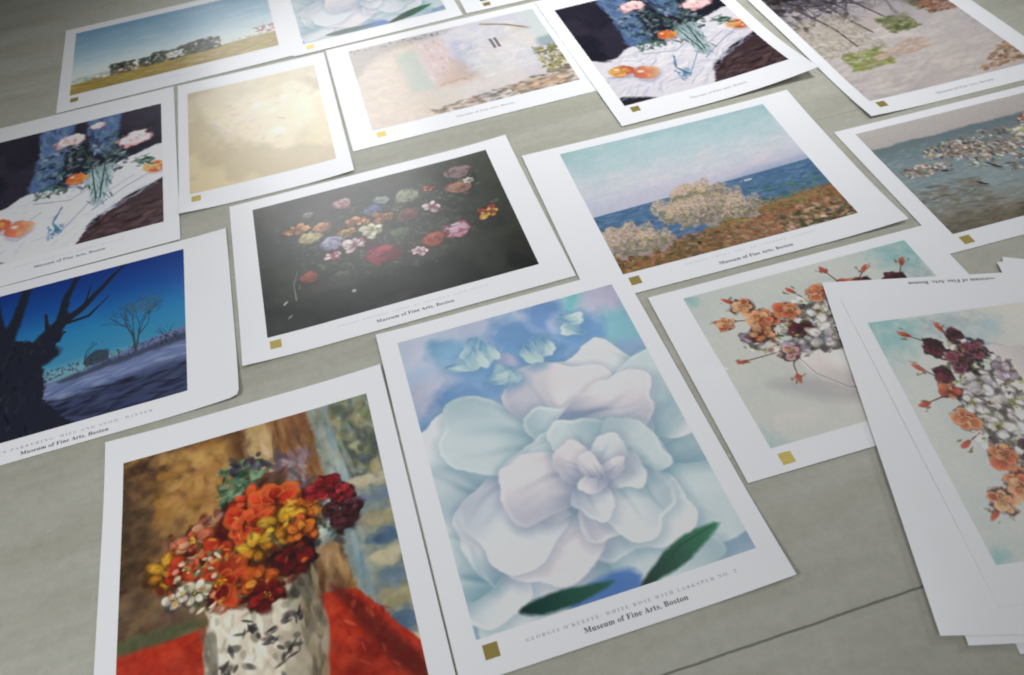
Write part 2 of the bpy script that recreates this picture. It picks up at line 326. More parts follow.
# ---- pictures: loose generic subjects in the colours of the printed ones
def pic_pale_petals(w, h):
    p = Paint(w, h, 11)
    p.grad([(0, (178, 190, 216)), (.3, (140, 175, 220)), (.6, (140, 178, 222)), (1, (160, 182, 215))], .3)
    # blue clouds of petals over the top
    for u, v_, r_, c in ((.06, .05, .14, (186, 192, 214)), (.2, .09, .09, (100, 160, 205)), (.36, .05, .1, (180, 185, 215)), (.48, .11, .12, (88, 142, 205)),
                         (.3, .2, .11, (110, 160, 215)), (.08, .24, .12, (190, 190, 215)), (.66, .05, .11, (84, 132, 202)), (.82, .03, .08, (88, 190, 190)),
                         (.95, .05, .13, (190, 178, 205)), (.96, .18, .13, (118, 190, 205)), (.78, .17, .11, (90, 145, 212)), (.58, .22, .12, (80, 138, 206)),
                         (.2, .31, .12, (88, 140, 206)), (.05, .4, .12, (96, 138, 205)), (.38, .29, .09, (104, 152, 212)), (.9, .31, .1, (132, 165, 215)),
                         (.1, .5, .12, (120, 160, 215)), (.04, .62, .1, (86, 130, 200)), (.7, .1, .06, (170, 185, 222)), (.42, .2, .05, (195, 185, 215))):
        p.ell(u, v_, r_, r_ * .8, u * 3, np.array(c) * .93, .95, .5, .25, col2=np.minimum(np.array(c) * 1.06 + 6, 255))
    p.ell(.7, .3, .12, .06, .4, (74, 130, 205), .8, .6, .2)
    for u, v_ in ((.34, .13), (.55, .2), (.75, .12)):
        p.ell(u + .01, v_ + .01, .04, .03, 1.2, (70, 120, 190), .6, .8); p.ell(u, v_, .032, .024, 1.2, (150, 200, 205), .95, .5, .1, col2=(205, 228, 225))
    # green leaves and blue at the foot
    p.poly([(0, .86), (.2, .9), (1, .8), (1, 1), (0, 1)], (150, 172, 210), .9, 0, .03)
    p.a += (np.array([140, 182, 220.]) - p.a) * .25
    p.a += (p.n1 * 14 + p.n2 * 6)[..., None]
    L1 = (210, 222, 232); L2 = (220, 219, 228); L3 = (192, 214, 224); sh = (112, 158, 180); sh2 = (130, 150, 184)
    p.ell(.52, .70, .44, .36, 0, (160, 192, 202), .95, .35, .35); p.ell(.9, .5, .2, .2, 0, (160, 192, 204), .9, .4, .4); p.ell(.12, .8, .2, .16, 0, (160, 190, 202), .9, .4, .4)
    p.poly([(.93, .56), (1.02, .50), (1.02, .66), (.96, .66)], (34, 50, 86), .95, .012, .008)
    Q = p.r
    # ragged drifts of ruffled petals, from the rim inwards round two loose hearts
    def ring(cu, cv, R0, R1, n, ln, wd, a0, tones, squash=.8, jit=.12):
        for i in range(n):
            a = a0 + i * 2 * math.pi / n + Q.randn() * jit; rr_ = Q.uniform(R0, R1)
            lt, st = tones[Q.randint(len(tones))]
            k = Q.uniform(.8, 1.2)
            p.fold(cu + math.cos(a) * rr_ / p.asp, cv + math.sin(a) * rr_ * squash, ln * k, wd * Q.uniform(.8, 1.2), math.atan2(math.sin(a) * squash, math.cos(a)) + Q.randn() * .3, lt, st, Q.uniform(-.4, .5), .085)
    T = [(L1, sh), (L2, sh2), (L3, sh), (L1, sh2)]
    ring(.50, .66, .30, .34, 7, .17, .14, .3, [(L3, sh), (L1, sh)], .8, .2)
    ring(.88, .42, .08, .12, 4, .13, .10, 1.2, T); ring(.12, .82, .06, .10, 4, .13, .10, .2, T)
    ring(.52, .58, .21, .25, 6, .18, .14, .9, T, .85, .25)
    for q in range(9): p.fold(.52 + Q.randn() * .11, .60 + Q.randn() * .08, .14, .10, Q.uniform(0, 6.28), *T[Q.randint(4)], Q.uniform(-.4, .5), .10)
    ring(.58, .66, .10, .13, 5, .12, .09, 2.0, T, .8, .25)
    ring(.59, .66, .05, .07, 4, .08, .055, .4, [(L2, sh2), (L1, sh), (L1, sh2)], .8, .3); ring(.59, .66, .02, .03, 3, .05, .03, 0, [(L2, sh2)])
    for u, v_, sz in ((.30, .13, .05), (.56, .19, .045), (.73, .10, .04), (.40, .26, .035)):
        for q in range(4): p.fold(u + Q.randn() * .03, v_ + Q.randn() * .02, sz, sz * .6, Q.uniform(0, 6.28), (176, 210, 216), (96, 150, 196), .2, .12)
    p.poly([(.33, 1.0), (.46, .945), (.58, .955), (.56, 1.02)], (60, 112, 196), .9, .01, .01)
    p.poly([(.16, .965), (.28, .945), (.42, .955), (.50, .965), (.38, .99), (.24, .99)], (16, 52, 52), 1, .008, .005, col2=(40, 100, 78))
    p.poly([(.58, 1.0), (.68, .945), (.80, .905), (.93, .905), (.84, .945), (.72, .985)], (16, 50, 46), 1, .008, .005, col2=(44, 132, 92)); p.line([(.64, .985), (.76, .93), (.9, .905)], .004, .002, (24, 70, 56), .7)
    p.a += (p.n1 * 9 + p.n3 * 4)[..., None]
    return p.a

def pic_bouquet(w, h):
    p = Paint(w, h, 5)
    p.grad([(0, (112, 86, 52)), (.4, (98, 74, 50)), (1, (92, 72, 52))], .3)
    p.mottle(4, [(146, 104, 50), (58, 44, 36), (166, 120, 58)], .6, 1, .5, .12); p.mottle(9, [(70, 54, 42), (120, 82, 52)], .5)
    p.strokes(500, (0, 0, .5, .62), .035, .02, .6, [(118, 86, 52), (76, 56, 44), (140, 102, 56), (96, 72, 54), (108, 74, 58)], .35, .9, 8)
    p.ell(.01, .25, .12, .5, 0, (56, 46, 38), .7, .9, .8); p.ell(.1, .04, .2, .06, 0, (64, 46, 34), .6, .9, .8)
    p.strokes(160, (.14, .02, .44, .3), .03, .022, 1.0, [(178, 134, 66), (160, 112, 50), (196, 156, 88)], .4, .9, 8)
    p.strokes(130, (0, .45, .34, .6), .04, .02, .4, [(100, 88, 68), (82, 62, 58), (120, 98, 70)], .45, .6, 8)
    p.poly([(.44, -.02), (.50, -.02), (.51, .3), (.46, .3)], (78, 50, 34), .85, .03, .03, False)
    p.poly([(.50, -.02), (.60, -.02), (.66, .62), (.52, .62)], (176, 150, 104), .9, .02, .02, False); p.strokes(90, (.5, 0, .62, .6), .04, .014, 1.5, [(184, 158, 112), (160, 134, 88), (196, 180, 140)], .5, .2)
    p.poly([(.58, -.02), (.73, -.02), (.78, .30), (.80, .64), (.68, .64), (.66, .3)], (134, 94, 58), 1, .012, .01, False); p.strokes(140, (.60, 0, .76, .3), .05, .010, 1.5, [(118, 76, 46), (148, 108, 68), (92, 62, 44)], .5, .1)
    p.strokes(90, (.68, .36, .80, .62), .05, .018, 1.5, [(160, 128, 84), (118, 86, 56), (176, 150, 104), (82, 58, 42)], .7, .15)
    p.poly([(.74, -.02), (1.05, -.02), (1.05, 1), (.84, .72), (.80, .5), (.78, .3)], (126, 138, 132), 1, .01, .006, False)
    p.strokes(600, (.77, 0, 1, .95), .03, .014, 1.4, [(112, 130, 134), (150, 154, 134), (90, 106, 108), (138, 146, 132), (118, 122, 94), (100, 128, 144)], .5, .3, 6, lambda u, v_: u > .76 + .12 * v_)
    p.strokes(110, (.84, .0, 1, .3), .03, .016, 1.2, [(66, 80, 76), (88, 98, 70), (50, 66, 70), (160, 156, 110)], .6, .6); p.strokes(60, (.78, .1, .88, .7), .07, .012, 1.45, [(176, 182, 168), (120, 152, 168)], .5, .08, 8, lambda u, v_: u > .78 + .1 * v_)
    for q in range(9):
        v_ = .30 + q * .062; p.strokes(14, (.88 + q * .006, v_, 1, v_ + .03), .03, .016, .05, [[(186, 180, 150), (96, 120, 138), (150, 144, 112), (74, 100, 128)][q % 4]], .7, .2, 8)
    # red cloth with a fold
    cloth = lambda u: .60 + .03 * u if u < .72 else .622 + .75 * (u - .72)
    p.poly([(-.05, .60), (.3, .61), (.6, .635), (.70, .612), (.82, .625), (1.05, .86), (1.05, 1.05), (-.05, 1.05)], (168, 44, 26), 1, .01, .004, False)
    p.strokes(460, (0, .6, 1, 1), .04, .02, .4, [(180, 50, 28), (156, 36, 24), (190, 62, 36), (134, 36, 26)], .45, .6, 7, lambda u, v_: v_ > cloth(u) + .03)
    p.ell(.82, .82, .12, .08, .3, (112, 30, 24), .6, .9, .5); p.poly([(.74, .625), (.79, .625), (1.0, .86), (.97, .92)], (84, 28, 24), .8, .01, .01)
    p.strokes(30, (.74, .66, .92, .9), .02, .006, 1.0, [(196, 76, 46), (120, 34, 26)], .5, .3)
    p.poly([(-.02, .575), (.12, .565), (.28, .58), (.28, .60), (-.02, .61)], (74, 84, 56), .85, .012, .01)
    # pale pot with brushed dark marks
    p.poly([(.36, .54), (.31, .62), (.295, .70), (.32, .80), (.40, .88), (.42, .95), (.60, .95), (.62, .88), (.69, .80), (.71, .70), (.68, .61), (.62, .54), (.63, .46), (.5, .46)], (216, 211, 194), 1, .006, .005, True, (146, 138, 120), (1, .1))
    p.strokes(120, (.32, .56, .58, .90), .03, .014, 1.35, [(228, 225, 212), (214, 210, 194), (238, 236, 226), (196, 190, 174)], .6, .3, 6)
    p.strokes(50, (.33, .56, .66, .86), .02, .009, 1.2, [(120, 120, 108), (146, 142, 126)], .5, .8); p.strokes(16, (.36, .58, .64, .86), .018, .012, .9, [(54, 56, 54), (72, 76, 72)], .8, 1.0)
    p.strokes(36, (.295, .60, .335, .84), .03, .010, 1.5, [(130, 126, 112), (96, 94, 84)], .6, .2, 8)
    for cu, cv in ((.44, .64), (.50, .68), (.60, .64), (.42, .80), (.57, .74), (.37, .74), (.52, .84)): p.strokes(9, (cu - .03, cv - .02, cu + .04, cv + .025), .018, .006, .6, [(44, 46, 46)], .85, 1.0)
    p.strokes(60, (.63, .50, .70, .84), .04, .010, 1.5, [(70, 66, 56), (104, 96, 78), (150, 140, 112)], .7, .2, 8); p.strokes(20, (.60, .48, .66, .60), .03, .012, 1.3, [(96, 90, 84), (60, 54, 50)], .7, .3)
    # bouquet: dark filling first, then blooms
    ins = lambda u, v_: ((u - .43) / .30) ** 2 + ((v_ - .42) / .155) ** 2 < 1
    p.strokes(420, (.1, .25, .8, .6), .028, .014, 0, [(70, 40, 30), (110, 40, 26), (62, 72, 46), (92, 30, 26), (150, 62, 32), (48, 40, 34)], .85, 2, 8, ins)
    p.strokes(120, (.38, .13, .56, .27), .03, .010, 0, [(44, 76, 58), (78, 112, 84), (34, 52, 50), (120, 150, 120)], .85, 2, 10); p.strokes(26, (.42, .11, .55, .16), .018, .008, 1.4, [(76, 70, 92), (52, 46, 62)], .85, .5)
    p.strokes(60, (.60, .14, .72, .29), .035, .011, 1.2, [(112, 96, 108), (156, 144, 152), (78, 62, 78)], .8, .6); p.strokes(30, (.53, .19, .62, .26), .025, .012, 0, [(110, 50, 44), (70, 60, 50)], .8, 1)
    p.strokes(110, (.64, .32, .80, .47), .026, .011, 0, [(48, 56, 58), (176, 188, 182), (92, 108, 104), (38, 42, 44), (126, 146, 150)], .8, 2)
    p.strokes(70, (.16, .24, .42, .34), .02, .010, 0, [(96, 66, 86), (140, 92, 74), (176, 130, 100)], .7, 1.5, 8, lambda u, v_: v_ > .36 - .25 * u)
    R_, O_, Y_ = [(196, 54, 30), (176, 40, 24), (206, 74, 38)], [(208, 104, 34), (214, 130, 40), (190, 80, 28)], [(214, 156, 36), (222, 172, 46), (190, 120, 26)]
    for u, v_, r_, cs, ct, e in ((.17, .41, .055, Y_, (150, 90, 20), None), (.27, .34, .06, [(206, 110, 76), (214, 150, 112), (180, 80, 50)], (200, 170, 60), (226, 190, 140)),
        (.23, .42, .05, R_, (200, 190, 130), (220, 130, 60)), (.48, .26, .05, R_, (120, 30, 20), None), (.58, .29, .075, R_, (150, 36, 22), (206, 110, 40)), (.46, .34, .07, R_, (140, 40, 22), (200, 90, 40)),
        (.68, .34, .05, O_, (90, 40, 20), (226, 170, 50)), (.58, .37, .065, Y_, (120, 60, 20), None), (.66, .41, .05, O_, (110, 50, 20), None), (.35, .40, .05, R_, (180, 150, 60), (214, 140, 60)),
        (.50, .42, .055, Y_, (110, 56, 20), None), (.36, .49, .075, [(150, 34, 24), (120, 24, 22), (176, 50, 28)], (214, 150, 34), (196, 90, 36)), (.62, .48, .055, [(112, 24, 26), (140, 30, 28), (84, 18, 22)], (50, 14, 16), None),
        (.50, .52, .055, O_, (160, 60, 24), (226, 180, 60)), (.52, .57, .045, [(130, 26, 24), (96, 18, 20)], (206, 140, 40), (200, 110, 40)), (.27, .50, .04, [(216, 208, 188), (190, 186, 160)], (180, 170, 70), None),
        (.20, .50, .035, [(222, 216, 200), (196, 190, 176)], (170, 160, 80), None), (.76, .29, .045, [(176, 40, 46), (140, 26, 36)], (90, 16, 26), None), (.83, .33, .035, [(168, 44, 52), (120, 26, 36)], (80, 20, 30), None)):
        p.bloom(u, v_, r_ * 1.22, cs, ct, e if r_ > .066 else None, 6, .85, .40)
    for u, v_, r_ in ((.82, .41, .05), (.86, .38, .04), (.78, .37, .035)): p.rosette(u, v_, r_, (84, 44, 50), (38, 20, 26), 3)
    p.strokes(60, (.2, .38, .36, .56), .012, .007, 0, [(228, 224, 206), (140, 154, 100), (90, 110, 70)], .8, 2, 8, ins); p.strokes(70, (.14, .3, .7, .56), .014, .006, 0, [(226, 170, 60), (60, 70, 44), (212, 90, 50)], .7, 2, 8, ins)
    p.a += (p.n3 * 14 + p.n2 * 12)[..., None]
    return p.a

def pic_coast(w, h):
    p = Paint(w, h, 21)
    p.grad([(0, (134, 178, 190)), (.2, (160, 190, 204)), (.4, (184, 192, 212)), (.53, (160, 182, 210)), (1, (150, 170, 190))], .1)
    p.strokes(300, (0, 0, 1, .5), .07, .03, -.1, [(140, 186, 192), (170, 196, 204), (150, 184, 194), (186, 198, 212)], .16, .3, 3)
    p.strokes(160, (0, .25, 1, .5), .06, .014, -.15, [(206, 204, 216), (212, 200, 208), (184, 196, 214)], .25, .3, 3)
    p.poly([(-.05, .5), (.2, .46), (.35, .43), (.6, .45), (.8, .42), (1.05, .44), (1.05, .6), (-.05, .6)], (178, 178, 204), .6, .03, .04, False); p.poly([(.55, .55), (.75, .50), (1.05, .48), (1.05, .6), (.55, .6)], (128, 154, 192), .6, .01, .02, False)
    hz = lambda u: .56 - .03 * u
    p.poly([(-.05, .57), (1.05, .525), (1.05, 1.05), (-.05, 1.05)], (66, 104, 148), 1, 0, .004, False)
    p.strokes(1100, (0, .55, 1, .85), .03, .006, -.05, [(52, 92, 146), (76, 122, 166), (44, 78, 128), (70, 118, 140), (92, 138, 180)], .6, .25, 8, lambda u, v_: v_ > hz(u) + .01)
    p.strokes(220, (.5, .64, 1, .9), .03, .008, .1, [(58, 104, 108), (66, 112, 96), (44, 84, 110)], .6, .3)
    # shore
    edge = lambda u: .86 - .10 * min(1, max(0, (u - .35) * 2)) + .02 * math.sin(u * 17)
    p.poly([(-.05, .87), (.2, .88), (.4, .85), (.6, .78), (.8, .765), (1.05, .77), (1.05, 1.05), (-.05, 1.05)], (132, 96, 66), 1, .03, .008); p.mottle(9, [(150, 96, 68)], .0)
    p.strokes(2600, (0, .7, 1, 1), .016, .008, .3, [(158, 94, 62), (176, 112, 78), (110, 82, 54), (132, 102, 62), (88, 92, 50), (176, 130, 100), (104, 74, 58)], .6, .8, 7, lambda u, v_: v_ > edge(u))
    p.strokes(500, (.0, .76, .5, 1), .016, .008, .3, [(84, 86, 44), (112, 84, 52), (128, 110, 58), (70, 66, 42)], .85, .9, 10, lambda u, v_: v_ > edge(u) + .02)
    p.strokes(520, (.42, .70, .95, .86), .014, .008, .9, [(112, 124, 64), (138, 142, 78), (76, 96, 62), (140, 124, 70)], .65, 1, 8, lambda u, v_: abs(v_ - edge(u)) < .05)
    p.strokes(200, (.2, .84, 1, 1), .022, .010, .3, [(186, 150, 136), (120, 124, 78), (92, 98, 66), (170, 140, 120), (84, 78, 70)], .6, .6, 10, lambda u, v_: v_ > edge(u) + .02)
    p.strokes(160, (.7, .88, 1, 1), .02, .01, .3, [(70, 84, 56), (56, 64, 48), (190, 160, 140)], .8, .6)
    # two flowering thickets
    for cu, cv, ru, rv, n in ((.34, .66, .10, .11, 500), (.55, .67, .09, .12, 500), (.47, .58, .11, .10, 700), (.40, .56, .07, .07, 300), (.44, .70, .17, .11, 900), (.60, .74, .09, .09, 400), (.10, .76, .11, .10, 600), (.17, .82, .11, .08, 500), (.05, .80, .08, .10, 300)):
        p.ell(cu, cv + .02, ru * p.asp * .85, rv * .95, 0, (150, 140, 142), .95, .3, .7); p.ell(cu - ru * .4, cv + rv * .3, ru * p.asp * .5, rv * .5, 0, (156, 148, 142), .9, .4, .9); p.ell(cu + ru * .5, cv + rv * .35, ru * p.asp * .5, rv * .5, 0, (140, 132, 134), .9, .4, .9); p.ell(cu, cv + rv * .6, ru * p.asp * .6, rv * .35, 0, (104, 100, 92), .8, .7, .4)
        inside = lambda u, v_: ((u - cu) / ru) ** 2 + ((v_ - cv) / rv) ** 2 + .22 * math.sin(u * 31 + cu * 9) * math.sin(v_ * 24) + .35 * math.sin(u * 67 + v_ * 41) < .95
        p.strokes(n // 2, (cu - ru, cv - rv, cu + ru, cv + rv), .014, .006, 1, [(150, 140, 138), (128, 122, 116), (112, 118, 112), (136, 128, 138)], .6, 1.5, 6, inside)
        p.strokes(n, (cu - ru, cv - rv, cu + ru, cv + rv * .8), .012, .005, 1, [(182, 162, 156), (198, 178, 136), (172, 150, 160), (164, 146, 130), (188, 166, 162), (206, 184, 130)], .55, 1.5, 6, inside)
        p.strokes(n // 4, (cu - ru, cv, cu + ru, cv + rv), .012, .006, 1, [(96, 104, 96), (84, 92, 110), (112, 104, 96), (104, 116, 80)], .6, 1.5, 8, inside)
        p.strokes(n // 3, (cu - ru, cv - rv, cu + ru * .3, cv), .010, .005, 1, [(206, 186, 128), (198, 170, 144), (204, 186, 182)], .45, 1.5, 6, inside); p.strokes(n // 5, (cu - ru, cv - rv * .3, cu + ru, cv + rv), .014, .006, 1, [(104, 118, 76), (126, 132, 84), (92, 104, 84)], .5, 1.5, 6, inside)
    p.strokes(14, (.66, .57, .72, .575), .008, .003, 0, [(226, 226, 216)], .9)
    p.a += (p.n3 * 10)[..., None]
    return p.a

def pic_dark_flowers(w, h):
    p = Paint(w, h, 31)
    p.grad([(0, (58, 62, 56)), (.5, (44, 50, 46)), (1, (26, 29, 27))], .4)
    p.mottle(5, [(64, 70, 62), (30, 34, 32), (56, 54, 46)], .4)
    p.poly([(.0, .74), (.5, .70), (1, .66), (1, .72), (.5, .77), (0, .8)], (52, 56, 50), .7, .02, .02)
    p.strokes(520, (.12, .15, .85, .82), .022, .009, 0, [(58, 76, 60), (74, 88, 68), (40, 52, 44), (84, 92, 80), (52, 62, 62)], .55, 2, 8, lambda u, v_: ((u - .5) / .38) ** 2 + ((v_ - .48) / .33) ** 2 < 1)
    p.strokes(260, (.15, .2, .8, .8), .016, .009, 0, [(106, 96, 84), (120, 110, 96), (96, 110, 90), (90, 70, 70), (110, 120, 126)], .5, 2, 8, lambda u, v_: ((u - .48) / .32) ** 2 + ((v_ - .45) / .27) ** 2 < 1)
    D = [(.36, .14, .05, (186, 150, 156), (120, 84, 92)), (.22, .17, .03, (150, 146, 144), (90, 92, 92)), (.52, .20, .04, (150, 164, 168), (96, 110, 116)), (.62, .22, .065, (150, 156, 132), (92, 100, 84)), (.85, .13, .085, (142, 118, 120), (84, 68, 74)),
         (.16, .27, .07, (216, 160, 100), (150, 86, 54)), (.21, .36, .06, (196, 186, 140), (130, 116, 78)), (.26, .30, .045, (200, 150, 110), (120, 80, 60)), (.72, .20, .04, (206, 108, 72), (134, 56, 42)), (.47, .27, .05, (92, 108, 160), (56, 66, 104)),
         (.40, .33, .07, (210, 144, 92), (140, 80, 48)), (.50, .34, .06, (206, 130, 80), (140, 90, 50)), (.35, .40, .055, (214, 180, 80), (160, 112, 40)), (.29, .45, .06, (170, 168, 196), (96, 96, 130)), (.45, .43, .075, (232, 230, 204), (170, 164, 120)),
         (.83, .26, .07, (168, 122, 100), (96, 66, 58)), (.70, .36, .065, (228, 218, 222), (180, 96, 120)), (.60, .38, .06, (120, 76, 74), (72, 46, 46)), (.37, .50, .075, (228, 216, 222), (190, 84, 110)), (.28, .55, .055, (236, 220, 226), (190, 92, 114)),
         (.46, .63, .085, (176, 58, 76), (96, 26, 42)), (.55, .50, .05, (96, 112, 84), (60, 72, 56)), (.90, .52, .06, (216, 172, 70), (160, 56, 48)), (.76, .60, .07, (196, 186, 204), (160, 72, 98)), (.67, .62, .065, (172, 84, 58), (100, 40, 32)), (.60, .68, .042, (220, 196, 202), (166, 60, 86)),
         (.18, .66, .05, (160, 74, 58), (90, 36, 34)), (.88, .22, .03, (220, 214, 208), (150, 140, 136)), (.30, .70, .04, (90, 100, 84), (54, 62, 54))]
    for u, v_, r_, a, b_ in D:
        p.strokes(10, (u - r_ * 1.2, v_ - r_ * 1.3, u + r_ * 1.2, v_ + r_ * 1.3), .02, .009, 0, [(62, 80, 62), (84, 98, 76), (46, 58, 50)], .7, 2, 8)
        if a[0] > 200: p.bloom(u, v_, r_ * 1.12, [a, np.array(a) * .9, b_], np.array(b_) * 1.1, None, 6, .8, .4)
        else: p.rosette(u, v_, r_ * 1.2, np.array(a) * .95, b_, 4 if r_ > .04 else 2)
    for _ in range(12): p.ell(p.r.uniform(.2, .7), p.r.uniform(.3, .8), .005, .004, 0, (150, 156, 146), .5, .6)
    p.ell(.08, .8, .02, .006, -.8, (190, 206, 210), .9, .4); p.ell(.09, .9, .02, .005, -.7, (150, 180, 190), .8, .4); p.ell(.33, .84, .014, .014, 0, (186, 204, 196), .8, .5)
    p.line([(.12, .8), (.12, .68), (.14, .6)], .003, .002, (120, 130, 120))
    p.a += (p.n3 * 8)[..., None]
    return p.a

def pic_roses_cloth(w, h):
    p = Paint(w, h, 42)
    p.grad([(0, (40, 38, 54)), (.5, (28, 30, 44)), (1, (36, 34, 46))], .3)
    p.mottle(5, [(56, 50, 70), (24, 26, 40)], .5)
    p.poly([(.30, -.05), (.48, -.05), (.44, .28), (.40, .55), (.27, .52), (.30, .2)], (70, 106, 160), .95, .02, .01); p.poly([(.56, -.05), (.74, -.05), (.72, .3), (.60, .3)], (74, 110, 164), .9, .02, .01)
    p.strokes(200, (.30, 0, .43, .5), .04, .012, 1.4, [(90, 128, 172), (60, 88, 138), (110, 144, 184), (48, 62, 104)], .5, .25)
    p.strokes(120, (.59, 0, .72, .28), .04, .012, 1.4, [(90, 128, 172), (60, 88, 138), (48, 60, 100), (84, 120, 166)], .5, .25)
    # cloth
    p.poly([(-.05, .58), (.1, .62), (.26, .53), (.45, .55), (.62, .50), (.82, .42), (1.05, .38), (1.05, .62), (.8, .74), (.62, .86), (.5, 1.05), (-.05, 1.05)], (206, 208, 222), 1, .015, .006)
    p.poly([(-.05, .94), (.1, .95), (.22, 1.05), (-.05, 1.05)], (36, 34, 48), 1, .02, .01)
    p.strokes(420, (0, .5, 1, .95), .06, .008, -.45, [(226, 226, 234), (180, 190, 212), (214, 206, 218), (150, 168, 200), (232, 230, 236)], .55, .5, 6, lambda u, v_: v_ > .62 - .18 * u and v_ < 1.25 - .55 * u)
    for q in (([(.02, .75), (.2, .8), (.35, .7)], .004), ([(.45, .9), (.6, .72), (.85, .58)], .004), ([(.3, .62), (.5, .66), (.74, .52)], .004), ([(.62, .78), (.8, .66), (1, .56)], .005)):
        p.line(q[0], q[1], .003, (110, 130, 170), .7)
    p.line([(.46, .70), (.42, .80), (.46, .88)], .006, .014, (60, 116, 150), .6, .5); p.strokes(16, (.40, .82, .48, .92), .02, .008, 1.2, [(70, 120, 168), (44, 96, 140), (130, 160, 190)], .8, .3)
    # brown wedge
    p.poly([(.56, 1.05), (.66, .86), (.8, .78), (1.05, .70), (1.05, 1.05)], (62, 46, 52), 1, .012, .006); p.strokes(120, (.62, .8, 1, 1), .04, .01, -.2, [(78, 56, 58), (44, 34, 42), (100, 74, 74)], .7, .3, 8, lambda u, v_: v_ > 1.3 - .62 * u)
    # foliage and vase
    p.strokes(420, (.3, .15, .82, .6), .024, .010, .8, [(40, 70, 72), (66, 100, 98), (30, 44, 58), (86, 124, 120), (34, 40, 62), (140, 160, 176)], .7, 1.2, 9, lambda u, v_: ((u - .56) / .26) ** 2 + ((v_ - .36) / .24) ** 2 < 1)
    p.poly([(.58, .48), (.73, .44), (.71, .6), (.68, .74), (.61, .74), (.59, .6)], (140, 172, 180), .8, .01, .006); p.strokes(50, (.59, .46, .72, .73), .035, .005, 1.4, [(190, 210, 216), (44, 84, 84), (96, 130, 136), (60, 90, 110)], .8, .3)
    for a in ([(.64, .7), (.60, .4), (.50, .15)], [(.66, .7), (.68, .4), (.82, .24)]): p.line(a, .005, .003, (46, 80, 64))
    for u, v_, r_ in ((.47, .15, .085), (.85, .27, .095), (.62, .07, .04)):
        p.rosette(u, v_, r_, (240, 214, 216), (206, 150, 160), 3)
    # fruit
    for u, v_, r_, a, b_ in ((.12, .72, .066, (222, 176, 84), (186, 74, 48)), (.24, .78, .074, (190, 80, 62), (222, 170, 120)), (.52, .50, .055, (206, 66, 36), (222, 150, 60)), (.96, .56, .06, (226, 170, 96), (196, 70, 44))):
        p.ell(u + .01, v_ + .02, r_ * 1.1, r_ * .95, 0, (120, 110, 140), .5, .5); p.ell(u, v_, r_, r_ * .82, .2, a, 1, .12, .25, col2=b_); p.strokes(26, (u - r_ * .6, v_ - r_ * .5, u + r_ * .6, v_ + r_ * .5), .02, .009, .6, [a, b_, np.array(b_) * .75, np.minimum(np.array(a) * 1.15, 245)], .6, .8, 8)
        p.ell(u - .02, v_ - .02, r_ * .3, r_ * .2, .3, (246, 226, 196), .8, .7)
    p.strokes(40, (.3, .5, .45, .6), .02, .008, .5, [(70, 112, 92), (44, 70, 60)], .8, 1); p.strokes(30, (.82, .44, .95, .53), .025, .008, .3, [(52, 112, 84), (40, 70, 60)], .8, .6)
    p.a += (p.n3 * 9)[..., None]
    return p.a

